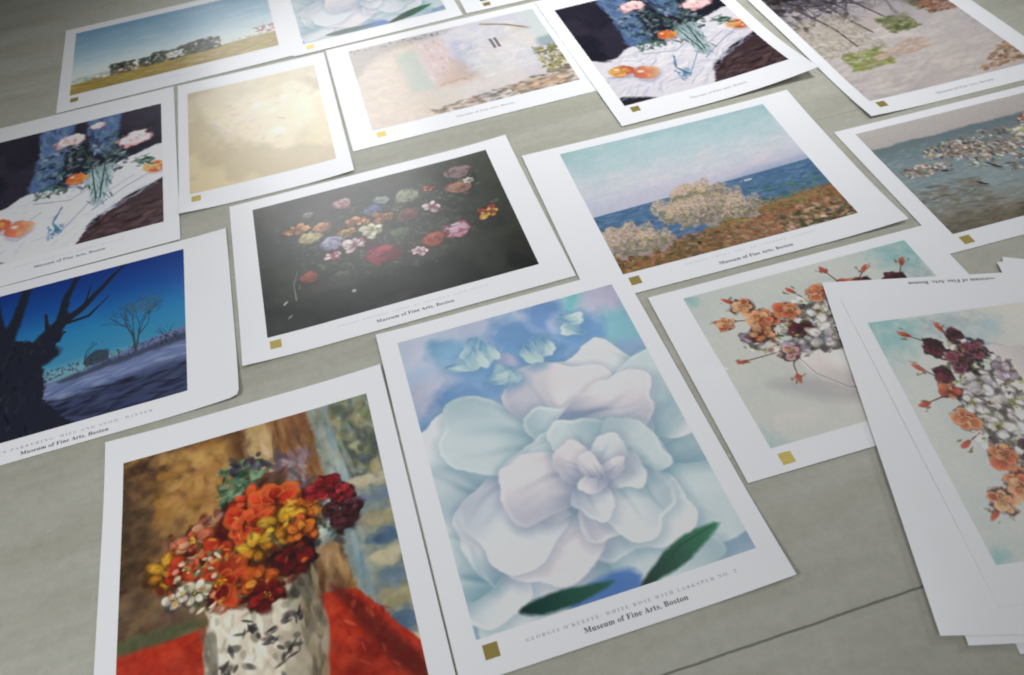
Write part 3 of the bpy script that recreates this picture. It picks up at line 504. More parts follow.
def pic_vase_spray(w, h):
    p = Paint(w, h, 53)
    p.grad([(0, (182, 196, 192)), (.55, (188, 198, 190)), (.8, (200, 202, 194)), (1, (188, 196, 190))], .3)
    p.mottle(4, [(178, 192, 186), (200, 202, 192)], .4)
    for u, v_, r_ in ((1.0, .02, .30), (.0, 1.0, .16), (.02, .02, .08), (.9, .1, .2)):
        p.ell(u, v_, r_, r_ * .7, 1.1, (104, 176, 178), .6, .9, .4)
    p.ell(.94, .35, .22, .10, 1.4, (128, 160, 172), .5, .8, .5); p.line([(.97, .3), (.86, .42), (.8, .55)], .012, .02, (116, 146, 162), .25)
    # pale bowl with a grey cast shadow
    p.poly([(.12, .66), (.30, .70), (.44, .86), (.36, .88), (.2, .76)], (150, 150, 154), .5, .02, .03)
    p.poly([(.28, .54), (.30, .68), (.38, .80), (.50, .87), (.66, .86), (.76, .76), (.80, .58), (.78, .48), (.3, .48)], (232, 228, 220), 1, .004, .006, True, (160, 158, 160), (.3, 1)); p.ell(.46, .64, .14, .11, .3, (244, 240, 232), .7, .8)
    p.line([(.285, .56), (.31, .68), (.39, .80), (.50, .865)], .003, .004, (130, 126, 130), .6); p.ell(.58, .875, .14, .010, 0, (70, 66, 72), .8, .6)
    p.ell(.90, .55, .12, .08, .8, (128, 176, 196), .4, .8, .4); p.ell(.84, .42, .1, .10, .8, (128, 166, 186), .5, .8, .5)
    for a in ([(.45, .45), (.28, .28), (.16, .10)], [(.35, .35), (.2, .26), (.08, .22)], [(.5, .4), (.47, .25), (.42, .14)], [(.5, .42), (.66, .24), (.76, .12)], [(.36, .48), (.2, .50), (.08, .50)], [(.55, .4), (.76, .36), (.93, .32)], [(.3, .5), (.25, .6), (.24, .68)], [(.6, .35), (.62, .15), (.60, .06)], [(.72, .3), (.86, .24), (.92, .14)]):
        p.line(a, .006, .004, (110, 66, 44), .9, .3)
        u, v_ = a[-1]; an = math.atan2(a[-1][1] - a[-2][1], (a[-1][0] - a[-2][0]) * p.asp)
        p.ell(u, v_, .038, .016, an, (178, 52, 40), 1, .3, .3, col2=(206, 96, 66)); p.strokes(7, (u - .03, v_ - .02, u + .03, v_ + .02), .016, .006, an, [(150, 40, 40), (96, 60, 40), (110, 120, 60)], .8, .6)
    G = [(56, 62, 30), (110, 120, 44), (36, 34, 24), (150, 156, 60), (84, 96, 40)]
    ins = lambda u, v_: ((u - .5) / .38) ** 2 + ((v_ - .38) / .18) ** 2 < 1
    O = [(206, 110, 62), (220, 152, 100), (190, 76, 46)]; Wt = [(236, 232, 222), (222, 218, 214), (244, 240, 228), (206, 202, 206)]
    M_ = [(92, 30, 42), (116, 42, 56), (66, 24, 36)]; V_ = [(180, 168, 188), (150, 134, 158), (206, 196, 204)]
    p.strokes(260, (.14, .2, .88, .56), .03, .016, 0, Wt + [(170, 160, 150), (150, 60, 50), (120, 110, 90)], .75, 1.5, 8, ins); p.strokes(200, (.16, .2, .88, .58), .020, .009, 0, G, .85, 2, 8, ins)
    for u, v_, r_, cs, ct, e in ((.17, .38, .07, V_, (110, 90, 120), None), (.10, .24, .05, O, (214, 170, 80), (226, 190, 130)), (.20, .16, .06, O, (210, 180, 90), (230, 196, 140)), (.25, .27, .075, O, (160, 70, 40), (226, 170, 120)), (.36, .27, .07, O, (150, 70, 34), (220, 150, 90)),
        (.21, .36, .06, O, (180, 50, 34), None), (.36, .40, .065, M_, (50, 14, 26), None), (.47, .32, .08, Wt, (180, 180, 60), None), (.31, .49, .065, V_, (90, 60, 100), None), (.27, .52, .05, [(160, 60, 62), (190, 120, 112)], (90, 30, 36), (206, 190, 196)), (.42, .48, .085, Wt, (80, 130, 150), None),
        (.56, .44, .08, Wt, (180, 190, 70), None), (.58, .27, .07, Wt, (196, 190, 60), None), (.52, .20, .055, O, (190, 80, 40), (226, 170, 120)), (.66, .36, .075, Wt, (186, 180, 70), None), (.70, .48, .065, V_, (120, 100, 140), None), (.64, .20, .05, O, (170, 60, 40), None),
        (.76, .32, .08, M_, (50, 20, 34), (150, 96, 120)), (.84, .24, .06, M_, (110, 44, 56), None), (.80, .42, .07, M_, (40, 16, 26), (140, 90, 120)), (.72, .22, .05, M_, (90, 26, 36), None), (.88, .36, .045, M_, (40, 16, 26), None)):
        p.bloom(u, v_, r_ * (1.32 if cs is Wt else 1.18), cs, ct, e, 5, .8, .44)
    p.strokes(110, (.14, .2, .88, .56), .014, .007, 0, G + [(176, 182, 70)], .85, 2, 8, ins)
    p.a += (p.n3 * 7)[..., None]
    return p.a

def pic_winter(w, h):
    p = Paint(w, h, 61)
    p.grad([(0, (14, 44, 112)), (.2, (22, 66, 136)), (.42, (34, 108, 158)), (.6, (50, 118, 156)), (.66, (92, 142, 158)), (1, (60, 90, 120))], .03)
    p.poly([(-.05, .74), (.3, .7), (.5, .72), (.7, .66), (1.05, .60), (1.05, 1.05), (-.05, 1.05)], (84, 100, 140), 1, .01, .005)
    p.strokes(240, (0, .68, 1, .84), .07, .01, -.1, [(100, 116, 156), (76, 92, 132), (122, 136, 170)], .55, .15, 5, lambda u, v_: v_ > .74 - .1 * u)
    p.poly([(-.05, .86), (.3, .82), (.6, .84), (1.05, .80), (1.05, 1.05), (-.05, 1.05)], (40, 48, 76), .8, .03, .03)
    p.strokes(240, (0, .82, 1, 1), .06, .012, -.1, [(48, 56, 86), (26, 28, 40), (58, 68, 100), (30, 32, 46)], .6, .2, 4)
    dk = (30, 34, 46)
    # distant scrub and roofs
    p.poly([(.5, .72), (.62, .69), (.8, .665), (1.05, .61), (1.05, .66), (.8, .70), (.55, .74)], (46, 54, 74), .8, .02, .01); p.strokes(420, (.45, .60, 1, .72), .010, .006, 1.2, [(40, 48, 66), (56, 62, 78), (46, 44, 56)], .6, .6, 5, lambda u, v_: abs(v_ - (.70 - .07 * u)) < .03)
    p.poly([(.60, .68), (.60, .62), (.64, .585), (.69, .60), (.70, .67)], (44, 48, 60), .8, .01, .006, False)
    rs = np.random.RandomState(4)
    def tree(u, v_, ln, a, wd, dep, c=dk):
        u2 = u + math.cos(a) * ln / p.asp; v2 = v_ - math.sin(a) * ln
        p.line([(u, v_), (u2, v2)], wd, wd * .72, c, .95, .15)
        if dep <= 0: return
        for k in range(2 if rs.rand() < .6 else 3):
            tree(u2, v2, ln * rs.uniform(.62, .85), a + rs.uniform(-.6, .6), wd * .66, dep - 1, c)
    for _ in range(3): tree(.80, .66, .10, 1.57 + rs.uniform(-.15, .15), .007, 5, (46, 60, 74))
    p.ell(.83, .36, .10, .07, 0, (60, 96, 120), .45, .7, .9); p.strokes(200, (.74, .28, .92, .44), .008, .003, 1, [(44, 62, 78), (58, 80, 98)], .6, 2, 5, lambda u, v_: ((u - .83) / .085) ** 2 + ((v_ - .36) / .085) ** 2 < 1)
    tree(.92, .66, .04, 1.57, .004, 4, (28, 36, 44)); tree(.60, .66, .045, 1.6, .004, 4, (36, 40, 48)); tree(.40, .68, .03, 1.6, .003, 3)
    p.poly([(.0, 1.05), (.12, .80), (.16, .56), (.14, .40), (.34, .38), (.42, .54), (.45, .70), (.46, .84), (.56, 1.05)], dk, 1, .03, .006)
    for a in ([(.16, .5), (.10, .25), (.02, -.05)], [(.26, .5), (.30, .2), (.33, -.05)], [(.30, .60), (.42, .40), (.50, .28)]): p.line(a, .05, .028, dk, 1, .2)
    p.line([(.38, .52), (.48, .36), (.50, .15), (.54, 0)], .042, .018, dk, 1, .2); p.line([(.47, .36), (.58, .25), (.70, .06), (.76, -.02)], .03, .01, dk, 1, .2); p.line([(.44, .4), (.42, .24)], .016, .01, dk, 1, .2); p.line([(.52, .34), (.60, .33), (.68, .22)], .012, .005, dk, 1, .2); p.line([(.30, .5), (.22, .2), (.18, -.02)], .04, .024, dk, 1, .2); p.line([(.58, .25), (.60, .10)], .008, .004, dk, 1, .2); p.strokes(160, (.16, .38, .44, 1), .03, .006, 1.5, [(44, 46, 58), (22, 24, 34)], .6, .3, 5, lambda u, v_: abs(u - .28) < .14)
    p.line([(.36, .60), (.46, .52)], .08, .06, dk, 1, .2); p.ell(.46, .44, .05, .07, .4, dk, 1, .15, .5)
    return p.a

def pic_plain_field(w, h):
    p = Paint(w, h, 71)
    p.grad([(0, (84, 128, 160)), (.35, (116, 154, 176)), (.6, (158, 182, 190)), (.76, (176, 190, 186)), (1, (170, 180, 170))], .08)
    p.strokes(60, (0, .1, 1, .6), .14, .03, -.05, [(176, 192, 198), (140, 168, 184)], .15, .1, 3)
    p.strokes(90, (0, .76, .35, .83), .03, .008, 0, [(112, 136, 124), (134, 160, 160)], .7, .2)
    p.poly([(-.05, .85), (.5, .80), (1.05, .75), (1.05, 1.05), (-.05, 1.05)], (134, 122, 54), 1, .01, .006, False)
    p.strokes(500, (0, .8, 1, 1), .06, .01, -.05, [(150, 132, 56), (120, 110, 50), (166, 150, 80), (104, 104, 46), (146, 110, 54)], .6, .15, 8, lambda u, v_: v_ > .86 - .09 * u)
    for u, hh, n in ((.22, .16, 110), (.27, .15, 90), (.36, .13, 80), (.42, .17, 110), (.49, .14, 90), (.54, .17, 110), (.60, .18, 120), (.65, .19, 120), (.69, .16, 70)):
        b0 = .85 - .08 * u
        p.strokes(n, (u - .035, b0 - hh, u + .035, b0), .018, .014, 0, [(40, 50, 38), (58, 66, 46), (30, 36, 32), (78, 76, 54)], .85, 2, 8)
        p.ell(u, b0 + .01, .05, .012, 0, (70, 66, 36), .7, .5)
    p.strokes(50, (.10, .78, .34, .84), .02, .012, 0, [(214, 210, 202), (150, 60, 46), (190, 178, 160), (120, 110, 84)], .8, .3)
    p.strokes(50, (.46, .70, .54, .79), .02, .014, 0, [(190, 196, 196), (170, 176, 176)], .8, .3)
    p.strokes(150, (.74, .63, .98, .76), .018, .010, 0, [(186, 190, 190), (140, 130, 124), (110, 112, 108), (206, 200, 190), (96, 92, 96)], .8, .2, 8, lambda u, v_: v_ > .78 - .16 * (u - .6))
    p.strokes(40, (.9, .62, 1, .74), .016, .012, 0, [(156, 44, 46), (110, 60, 56)], .85, .3)
    p.a += (p.n3 * 8)[..., None]
    return p.a

def pic_cream_haze(w, h):
    p = Paint(w, h, 81)
    p.grad([(0, (168, 160, 130)), (.4, (184, 174, 136)), (1, (180, 160, 112))], .3)
    p.ell(.85, .45, .5, .6, 0, (206, 200, 176), .6, .9, .3)  # pale glare painted over the right side of the picture
    p.mottle(4, [(178, 168, 120), (148, 134, 96)], .5)
    p.ell(.55, .5, .36, .22, -.3, (186, 172, 140), .7, .9, .5)
    for u, v_, r_, c in ((.35, .36, .06, (196, 150, 160)), (.5, .3, .05, (206, 190, 190)), (.2, .42, .05, (168, 158, 172)), (.28, .5, .045, (176, 164, 186)), (.45, .44, .06, (206, 156, 158)), (.6, .4, .05, (214, 196, 150)), (.7, .28, .05, (190, 180, 180)), (.62, .62, .07, (206, 206, 190)), (.75, .48, .05, (206, 186, 110))):
        p.ell(u, v_, r_ * 1.3, r_, u * 5, c, .3, .8, .6); p.ell(u + .02, v_ - .01, r_ * .6, r_ * .4, u * 5, np.minimum(np.array(c) * 1.1, 240), .35, .8, .5)
    p.strokes(80, (.1, .2, .85, .8), .03, .01, .6, [(150, 144, 96), (186, 176, 130)], .3, 1)
    return p.a

def pic_pale_arch(w, h):
    p = Paint(w, h, 91)
    p.grad([(0, (184, 188, 212)), (.5, (194, 194, 206)), (1, (190, 180, 170))], .2)
    p.mottle(5, [(206, 200, 208), (176, 180, 206), (204, 196, 186)], .5)
    p.poly([(-.05, .0), (.33, .0), (.30, .7), (.36, 1.05), (-.05, 1.05)], (200, 186, 172), .85, .03, .03)
    p.strokes(240, (0, .1, .32, 1), .05, .02, .4, [(214, 192, 164), (198, 176, 156), (206, 186, 176)], .5, .5, 6)
    p.poly([(.0, .0), (.55, .0), (.45, .08), (.18, .14), (.04, .3), (-.02, .4)], (150, 146, 150), .6, .03, .03)
    p.strokes(50, (0, 0, .5, .06), .012, .008, .5, [(84, 84, 90), (120, 116, 120)], .8, 1)
    p.poly([(.22, .20), (.33, .18), (.36, .72), (.24, .70)], (168, 184, 180), .9, .02, .03, False); p.poly([(.33, .1), (.48, .1), (.50, .66), (.36, .72)], (198, 178, 182), .9, .02, .02, False)
    p.strokes(80, (.34, .1, .48, .6), .03, .012, 1.3, [(206, 190, 196), (190, 160, 160)], .6, .3)
    p.poly([(.52, .2), (.62, .3), (.60, .62), (.48, .62)], (150, 164, 204), .7, .03, .03)
    p.poly([(.38, .70), (.50, .44), (.56, .62), (.56, .70)], (194, 160, 136), .6, .04, .05); p.strokes(20, (.38, .66, .56, .7), .02, .006, 0, [(160, 124, 100)], .6, .2)
    p.strokes(240, (.55, .1, .86, .75), .05, .02, -.2, [(196, 198, 214), (180, 184, 206), (206, 206, 200), (190, 200, 206)], .5, .6, 5)
    p.line([(.70, .05), (.82, .13), (.93, .25)], .012, .014, (140, 122, 84), 1); p.line([(.84, .2), (.92, .27)], .006, .006, (206, 196, 90), .8)
    p.poly([(.90, .0), (1.05, .0), (1.05, .5), (.93, .48)], (176, 196, 200), .8, .03, .03, False)
    for u in (.70, .725): p.poly([(u, .27), (u + .014, .27), (u + .018, .40), (u + .004, .40)], (92, 84, 92), .9, .004, .004, False)
    p.ell(.76, .33, .02, .01, 0, (206, 190, 84), .8, .5)
    p.strokes(200, (.88, .5, 1, .85), .02, .012, .4, [(132, 140, 60), (180, 166, 70), (76, 92, 60), (130, 110, 90)], .85, 1)
    p.poly([(.93, .4), (1.05, .38), (1.05, .52), (.92, .52)], (116, 150, 166), .8, .02, .02, False)
    p.strokes(500, (.3, .74, 1, 1), .03, .012, .05, [(132, 118, 108), (100, 92, 88), (170, 140, 110), (150, 120, 84), (110, 110, 112)], .75, .4, 10, lambda u, v_: v_ > .94 - .2 * (u - .3))
    p.strokes(30, (.7, .86, .95, .97), .03, .014, 0, [(196, 140, 100), (206, 160, 120)], .7, .3)
    p.a += (p.n3 * 8)[..., None]
    return p.a

def pic_branches(w, h):
    p = Paint(w, h, 101)
    p.grad([(0, (116, 110, 126)), (.4, (170, 166, 178)), (.6, (182, 178, 184)), (1, (184, 178, 184))], .2)
    p.mottle(5, [(190, 186, 190), (160, 156, 172), (186, 176, 166)], .5)
    p.strokes(420, (0, .5, 1, 1), .06, .014, -.2, [(196, 192, 196), (180, 176, 186), (206, 200, 198)], .5, .3, 5)
    p.strokes(420, (0, 0, .9, .2), .03, .016, 0, [(50, 46, 56), (66, 60, 74), (92, 88, 110), (40, 36, 40)], .7, 2, 8, lambda u, v_: v_ < .36 - .2 * u); p.strokes(90, (.05, .0, .4, .07), .03, .02, 0, [(70, 52, 34), (50, 38, 28)], .9, 2)
    p.strokes(500, (0, 0, 1, .4), .026, .010, 1.2, [(44, 40, 50), (62, 54, 66), (84, 80, 104), (110, 108, 134), (52, 44, 40)], .6, 1.2, 9, lambda u, v_: v_ < .40 - .26 * u + .05 * math.sin(u * 23))
    p.strokes(160, (0, 0, .7, .1), .03, .016, 0, [(40, 34, 30), (58, 46, 34), (34, 32, 36)], .85, 2)
    rs = np.random.RandomState(9)
    def br(u, v_, ln, a, wd, dep, c):
        u2 = u + math.cos(a) * ln / p.asp; v2 = v_ + math.sin(a) * ln
        p.line([(u, v_), (u2, v2)], wd, wd * .7, c, .9, .1)
        if dep <= 0: return
        for _ in range(3): br(u2, v2, ln * rs.uniform(.5, .8), a + rs.uniform(-.9, .9), wd * .62, dep - 1, c)
    for u, v_ in ((.1, .1), (.28, .12), (.42, .12), (.55, .05), (.62, .1), (.78, .05), (.68, .2), (.9, .1)):
        br(u, v_, .11, rs.uniform(.8, 2.0), .007, 4, (58, 50, 68))
    for a in ([(.10, .1), (.22, .42), (.24, .6)], [(.30, .1), (.36, .40), (.40, .52)], [(.46, .15), (.56, .42)]): p.line(a, .014, .008, (84, 76, 90), .8)
    p.strokes(620, (.0, .3, .4, .66), .016, .007, .3, [(158, 148, 122), (164, 160, 140), (140, 130, 114), (184, 178, 170), (128, 130, 100)], .5, .9, 6)
    p.strokes(260, (.1, .64, .34, .78), .02, .009, 0, [(138, 152, 70), (150, 162, 84), (120, 132, 66)], .7, .4); p.strokes(160, (.5, .42, .68, .56), .022, .012, 0, [(110, 120, 70), (80, 90, 54), (140, 146, 90)], .85, .5)
    p.strokes(120, (.78, .3, .9, .42), .02, .012, 0, [(90, 100, 60), (70, 70, 56), (130, 130, 80)], .85, .8); p.strokes(140, (.82, .36, 1, .48), .02, .01, -.2, [(170, 110, 80), (150, 90, 70), (110, 80, 60)], .8, .4)
    p.strokes(180, (.26, .62, .62, .74), .03, .009, -.1, [(186, 150, 130), (170, 150, 140), (196, 170, 150)], .7, .2, 8, lambda u, v_: abs(v_ - .84 + .3 * u) < .05)
    p.strokes(240, (.68, .72, 1, .97), .024, .010, -.4, [(176, 120, 76), (150, 104, 80), (190, 150, 110), (130, 96, 70)], .8, .4, 10, lambda u, v_: v_ > 1.35 - .55 * u)
    p.poly([(.55, .22), (.75, .2), (.78, .42), (.6, .44)], (160, 156, 166), .6, .03, .03)
    p.a += (p.n3 * 10)[..., None]
    return p.a

def pic_pond(w, h):
    p = Paint(w, h, 111)
    p.grad([(0, (176, 174, 174)), (.17, (168, 166, 168)), (.19, (92, 116, 126)), (.4, (110, 138, 150)), (.7, (132, 154, 162)), (.88, (124, 124, 112)), (1, (98, 92, 78))], .04)
    p.strokes(900, (0, .24, 1, .9), .04, .008, 0, [(104, 134, 148), (136, 160, 168), (96, 124, 136), (150, 168, 172)], .45, .2, 6)
    p.strokes(260, (0, .6, .3, 1), .04, .012, .1, [(112, 106, 92), (130, 122, 108), (98, 96, 84)], .55, .3)
    p.strokes(200, (0, .88, 1, 1), .04, .012, .1, [(92, 86, 66), (120, 112, 90), (80, 76, 62)], .6, .3)
    cl = [(216, 212, 206), (52, 52, 64), (176, 120, 96), (226, 226, 220), (90, 80, 84), (196, 166, 140), (120, 140, 100)]
    for cu, cv, ru, rv, n in ((.55, .36, .3, .12, 160), (.6, .62, .16, .08, 70), (.40, .44, .10, .12, 60), (.32, .34, .14, .07, 110), (.14, .46, .12, .05, 60), (.72, .5, .2, .16, 220), (.86, .26, .16, .09, 150), (.48, .43, .1, .06, 50)):
        p.ell(cu, cv, ru * p.asp, rv, 0, (112, 118, 122), .55, .7, .8); p.strokes(n * 2, (cu - ru, cv - rv, cu + ru, cv + rv), .019, .011, .4, cl, .75, 1.3, 10, lambda u, v_: ((u - cu) / ru) ** 2 + ((v_ - cv) / rv) ** 2 < 1)
    p.strokes(40, (.7, .2, 1, .28), .016, .010, 0, [(190, 60, 70), (206, 196, 90), (230, 228, 220)], .9, .6); p.strokes(60, (.62, .28, .85, .4), .03, .014, 0, [(206, 210, 200), (176, 176, 96)], .8, .4)
    for u, v_, a in ((.30, .68, .7), (.42, .57, .9), (.22, .51, .1), (.56, .72, .2)):
        p.ell(u, v_ + .03, .05, .016, a, (96, 110, 120), .5, .6); p.ell(u, v_, .045, .015, a, (48, 46, 54), .95, .4, .2); p.ell(u + .01, v_, .02, .006, a, (190, 180, 160), .8, .5)
    p.a += (p.n3 * 10)[..., None]
    return p.a

def pic_grey(w, h):
    p = Paint(w, h, 121)
    p.grad([(0, (90, 96, 100)), (.6, (110, 108, 104)), (1, (70, 68, 66))], .3); p.mottle(6, [(96, 90, 84), (60, 62, 66)], .5)
    return p.a

_cache = {}
SAT = {'pic_pale_arch': .62, 'pic_branches': .7, 'pic_pond': .72, 'pic_plain_field': .85, 'pic_cream_haze': .6, 'pic_coast': .82, 'pic_roses_cloth': .8, 'pic_vase_spray': .8, 'pic_winter': .95, 'pic_bouquet': .9}  # arch picture greyed so its colours carry the glare's wash
TONE = {'pic_cream_haze': 1.10, 'pic_pale_arch': 1.02, 'pic_pale_petals': .86, 'pic_vase_spray': .87, 'pic_coast': .93, 'pic_roses_cloth': .92, 'pic_winter': .95}  # cream and arch pictures lightened, window glare put into their colour
def pigment(fn, w, h, key):
    """paper-relative colours seen in the photo -> pigment albedo; key is the shade white paper has there"""
    if fn not in _cache: _cache[fn] = fn(w, h)
    a = np.clip(_cache[fn] * TONE.get(fn.__name__, .9), 3, 250); g = a.mean(-1, keepdims=True); a = g + (a - g) * SAT.get(fn.__name__, .86)
    return np.clip(s2l(np.clip(a, 2, 250)) / s2l(key) * 0.80 - 0.008, 0.006, 0.80)

# ------------------------------------------------------------------ mesh helpers
def grid_mesh(name, xs, ys, zf, material, colors=None):
    nx, ny = len(xs), len(ys); X, Y = np.meshgrid(xs, ys); Z = zf(X, Y)
    co = np.stack([X, Y, Z], -1).reshape(-1, 3).astype(np.float32)
    i = np.arange((nx - 1) * (ny - 1)); r_ = i // (nx - 1); c = i % (nx - 1); a = r_ * nx + c
    f = np.stack([a, a + nx, a + nx + 1, a + 1], -1)       # ys run downwards -> normals up
    me = bpy.data.meshes.new(name)
    me.vertices.add(len(co)); me.vertices.foreach_set('co', co.ravel())
    me.loops.add(f.size); me.loops.foreach_set('vertex_index', f.ravel().astype(np.int32))
    me.polygons.add(len(f)); me.polygons.foreach_set('loop_start', (np.arange(len(f)) * 4).astype(np.int32))
    me.update(calc_edges=True)
    me.polygons.foreach_set('use_smooth', np.ones(len(f), bool))
    if colors is not None:
        ca = me.attributes.new('pigment', 'FLOAT_COLOR', 'POINT')
        ca.data.foreach_set('color', np.concatenate([colors.reshape(-1, 3), np.ones((len(co), 1))], 1).astype(np.float32).ravel())
    me.materials.append(material)
    return me

def link(name, me, parent):
    o = bpy.data.objects.new(name, me); COL.objects.link(o); o.parent = parent; return o

THICK = 0.00032
def sheet_mesh(w, h, zf, rounded=None):
    nx, ny = 41, 33
    me = grid_mesh('paper_sheet', np.linspace(-w / 2, w / 2, nx), np.linspace(h / 2, -h / 2, ny), zf, M_PAPER)
    vs = np.empty(len(me.vertices) * 3, np.float32); me.vertices.foreach_get('co', vs); vs = vs.reshape(-1, 3)
    if rounded:
        cx, cy, rad = rounded
        for k in range(len(vs)):
            dx = abs(vs[k, 0] - cx * w / 2); dy = abs(vs[k, 1] - cy * h / 2)
            if dx < rad and dy < rad:
                vx, vy = rad - dx, rad - dy; l = math.hypot(vx, vy)
                if l > rad: vs[k, 0] -= cx * (vx - vx * rad / l); vs[k, 1] -= cy * (vy - vy * rad / l)
    n = nx * ny
    co = np.concatenate([vs, vs - [0, 0, THICK], vs, vs - [0, 0, THICK]]).tolist()
    F = []
    for j in range(ny - 1):
        for i in range(nx - 1):
            a = j * nx + i; F.append((a, a + nx, a + nx + 1, a + 1)); F.append((a + n, a + 1 + n, a + nx + 1 + n, a + nx + n))
    rim = [i for i in range(nx)] + [j * nx + nx - 1 for j in range(1, ny)] + [(ny - 1) * nx + i for i in range(nx - 2, -1, -1)] + [j * nx for j in range(ny - 2, 0, -1)]
    for k in range(len(rim)):
        a, b_ = rim[k], rim[(k + 1) % len(rim)]; F.append((a + 2 * n, b_ + 2 * n, b_ + 3 * n, a + 3 * n))
    used = sorted({q for f in F for q in f}); ix = {q: i for i, q in enumerate(used)}
    co = [co[q] for q in used]; F = [tuple(ix[q] for q in f) for f in F]
    m2 = bpy.data.meshes.new('paper_sheet'); m2.from_pydata(co, [], F); m2.update(); m2.materials.append(M_PAPER)
    top = np.zeros(len(F), bool); top[0:2 * (nx - 1) * (ny - 1)] = True; m2.polygons.foreach_set('use_smooth', top)
    return m2

def serif(t):
    o = ''
    for ch in t:
        if 'A' <= ch <= 'Z': o += chr(0x1D400 + ord(ch) - 65)
        elif 'a' <= ch <= 'z': o += chr(0x1D41A + ord(ch) - 97)
        elif '0' <= ch <= '9': o += chr(0x1D7CE + ord(ch) - 48)
        else: o += ch
    return o

def text_mesh(name, body, width, x, y, zf, material, parent, spacing=1.0, thin=0.0, flip=False, height=None):
    cu = bpy.data.curves.new(name, 'FONT'); cu.body = serif(body); cu.align_x = 'CENTER'; cu.align_y = 'CENTER'
    cu.space_character = spacing; cu.offset = thin; cu.resolution_u = 3
    tmp = bpy.data.objects.new(name, cu); COL.objects.link(tmp)
    bpy.context.view_layer.update()
    me = bpy.data.meshes.new_from_object(tmp.evaluated_get(bpy.context.evaluated_depsgraph_get()))
    bpy.data.objects.remove(tmp)
    n = len(me.vertices); co = np.empty(n * 3, np.float32); me.vertices.foreach_get('co', co); co = co.reshape(-1, 3)
    lo, hi = co.min(0), co.max(0); k = width / (hi[0] - lo[0]); ky = k if height is None else height / (hi[1] - lo[1])
    co[:, 0] = (co[:, 0] - (lo[0] + hi[0]) / 2) * k; co[:, 1] = (co[:, 1] - (lo[1] + hi[1]) / 2) * ky
    if flip: co[:, :2] *= -1
    co[:, 0] += x; co[:, 1] += y; co[:, 2] = zf(co[:, 0], co[:, 1]) + 0.00012
    me.vertices.foreach_set('co', co.ravel()); me.update(); me.name = name
    me.materials.clear(); me.materials.append(material)
    return link(name, me, parent)

def tick_line(name, x, y, width, hgt, zf, material, parent, seed, words):
    """a line of type too small and faint in the photo to be read: words of tiny upright strokes"""
    r_ = np.random.RandomState(seed); V, F = [], []; xx = x - width / 2; total = sum(words) + len(words) - 1; st = width / total
    for wd in words:
        for _ in range(wd):
            for q in range(2):
                x0 = xx + st * (.12 + .42 * q) ; hh = hgt * r_.uniform(.7, 1); ww = st * r_.uniform(.10, .2); b0 = len(V)
                V += [(x0, y - hh / 2), (x0 + ww, y - hh / 2), (x0 + ww, y + hh / 2), (x0, y + hh / 2)]; F.append((b0, b0 + 1, b0 + 2, b0 + 3))
            if r_.rand() < .7:
                y0 = y + r_.choice([-.42, 0, .36]) * hgt; b0 = len(V)
                V += [(xx + st * .28, y0), (xx + st * .5, y0), (xx + st * .5, y0 + hgt * .1), (xx + st * .28, y0 + hgt * .1)]; F.append((b0, b0 + 1, b0 + 2, b0 + 3))
            xx += st
        xx += st
    V = np.array(V); Z = zf(V[:, 0], V[:, 1]) + 0.00012
    me = bpy.data.meshes.new(name); me.from_pydata(np.column_stack([V, Z]).tolist(), [], F); me.update(); me.materials.append(material)
    return link(name, me, parent)

SEAL = 0.0116
def art_print(label, tl, ang, w, h, pic, box, key, res, z=0.0, group='art prints laid out on the floor', title=None, tick=None, museum=True, seal=True, wave=.00025, lift=(), seed=0, turn=0, rounded=None, mus_w=.0815, seal_at=None, crease=None):
    """tl: top-left corner on the floor, box: picture (left, top, width, height) from the top-left corner, in metres"""
    ca, sa = math.cos(ang), math.sin(ang)
    k = 1 - z / CAM_H
    c = Vector((tl[0] * k + ca * w / 2 + sa * h / 2, tl[1] * k + sa * w / 2 - ca * h / 2, z))
    root = bpy.data.objects.new('art_print', None); COL.objects.link(root); root.empty_display_size = .03
    root.location = c; root.rotation_euler = (0, 0, ang)
    root['label'] = label; root['category'] = 'art print'; root['group'] = group
    ph = seed * 1.37
    def zf(X, Y):
        Z = THICK + .0001 + wave * (1 + .5 * np.sin(X * 17 + ph) + .5 * np.sin(Y * 21 + ph * 2 + X * 6))
        for lx, ly, rad, hgt in lift:
            d = np.sqrt((X - lx * w / 2) ** 2 + (Y - ly * h / 2) ** 2); Z = Z + hgt * np.clip(1 - d / rad, 0, 1) ** 2
        if crease:
            cx, cy, hh, rx, ry = crease
            Z = Z + hh * np.exp(-((X - cx) / rx) ** 2) * np.exp(-((Y - cy) / ry) ** 2)
        return Z
    sh = link('paper_sheet', sheet_mesh(w, h, zf, rounded), root)
    bx, by, bw, bh = box; x0 = -w / 2 + bx; y0 = h / 2 - by
    if pic is None: return root, zf, (x0, y0, bw, bh)
    nx, ny = res
    col = pigment(pic, nx, ny, key)
    if turn == 1: col = np.rot90(col)                 # the same picture on a sheet lying a quarter turn round
    ny, nx = col.shape[:2]
    me = grid_mesh('printed_picture', np.linspace(x0, x0 + bw, nx), np.linspace(y0, y0 - bh, ny), lambda X, Y: zf(X, Y) + .00010, M_INK, col)
    link('printed_picture', me, root)
    return root, zf, (x0, y0, bw, bh)

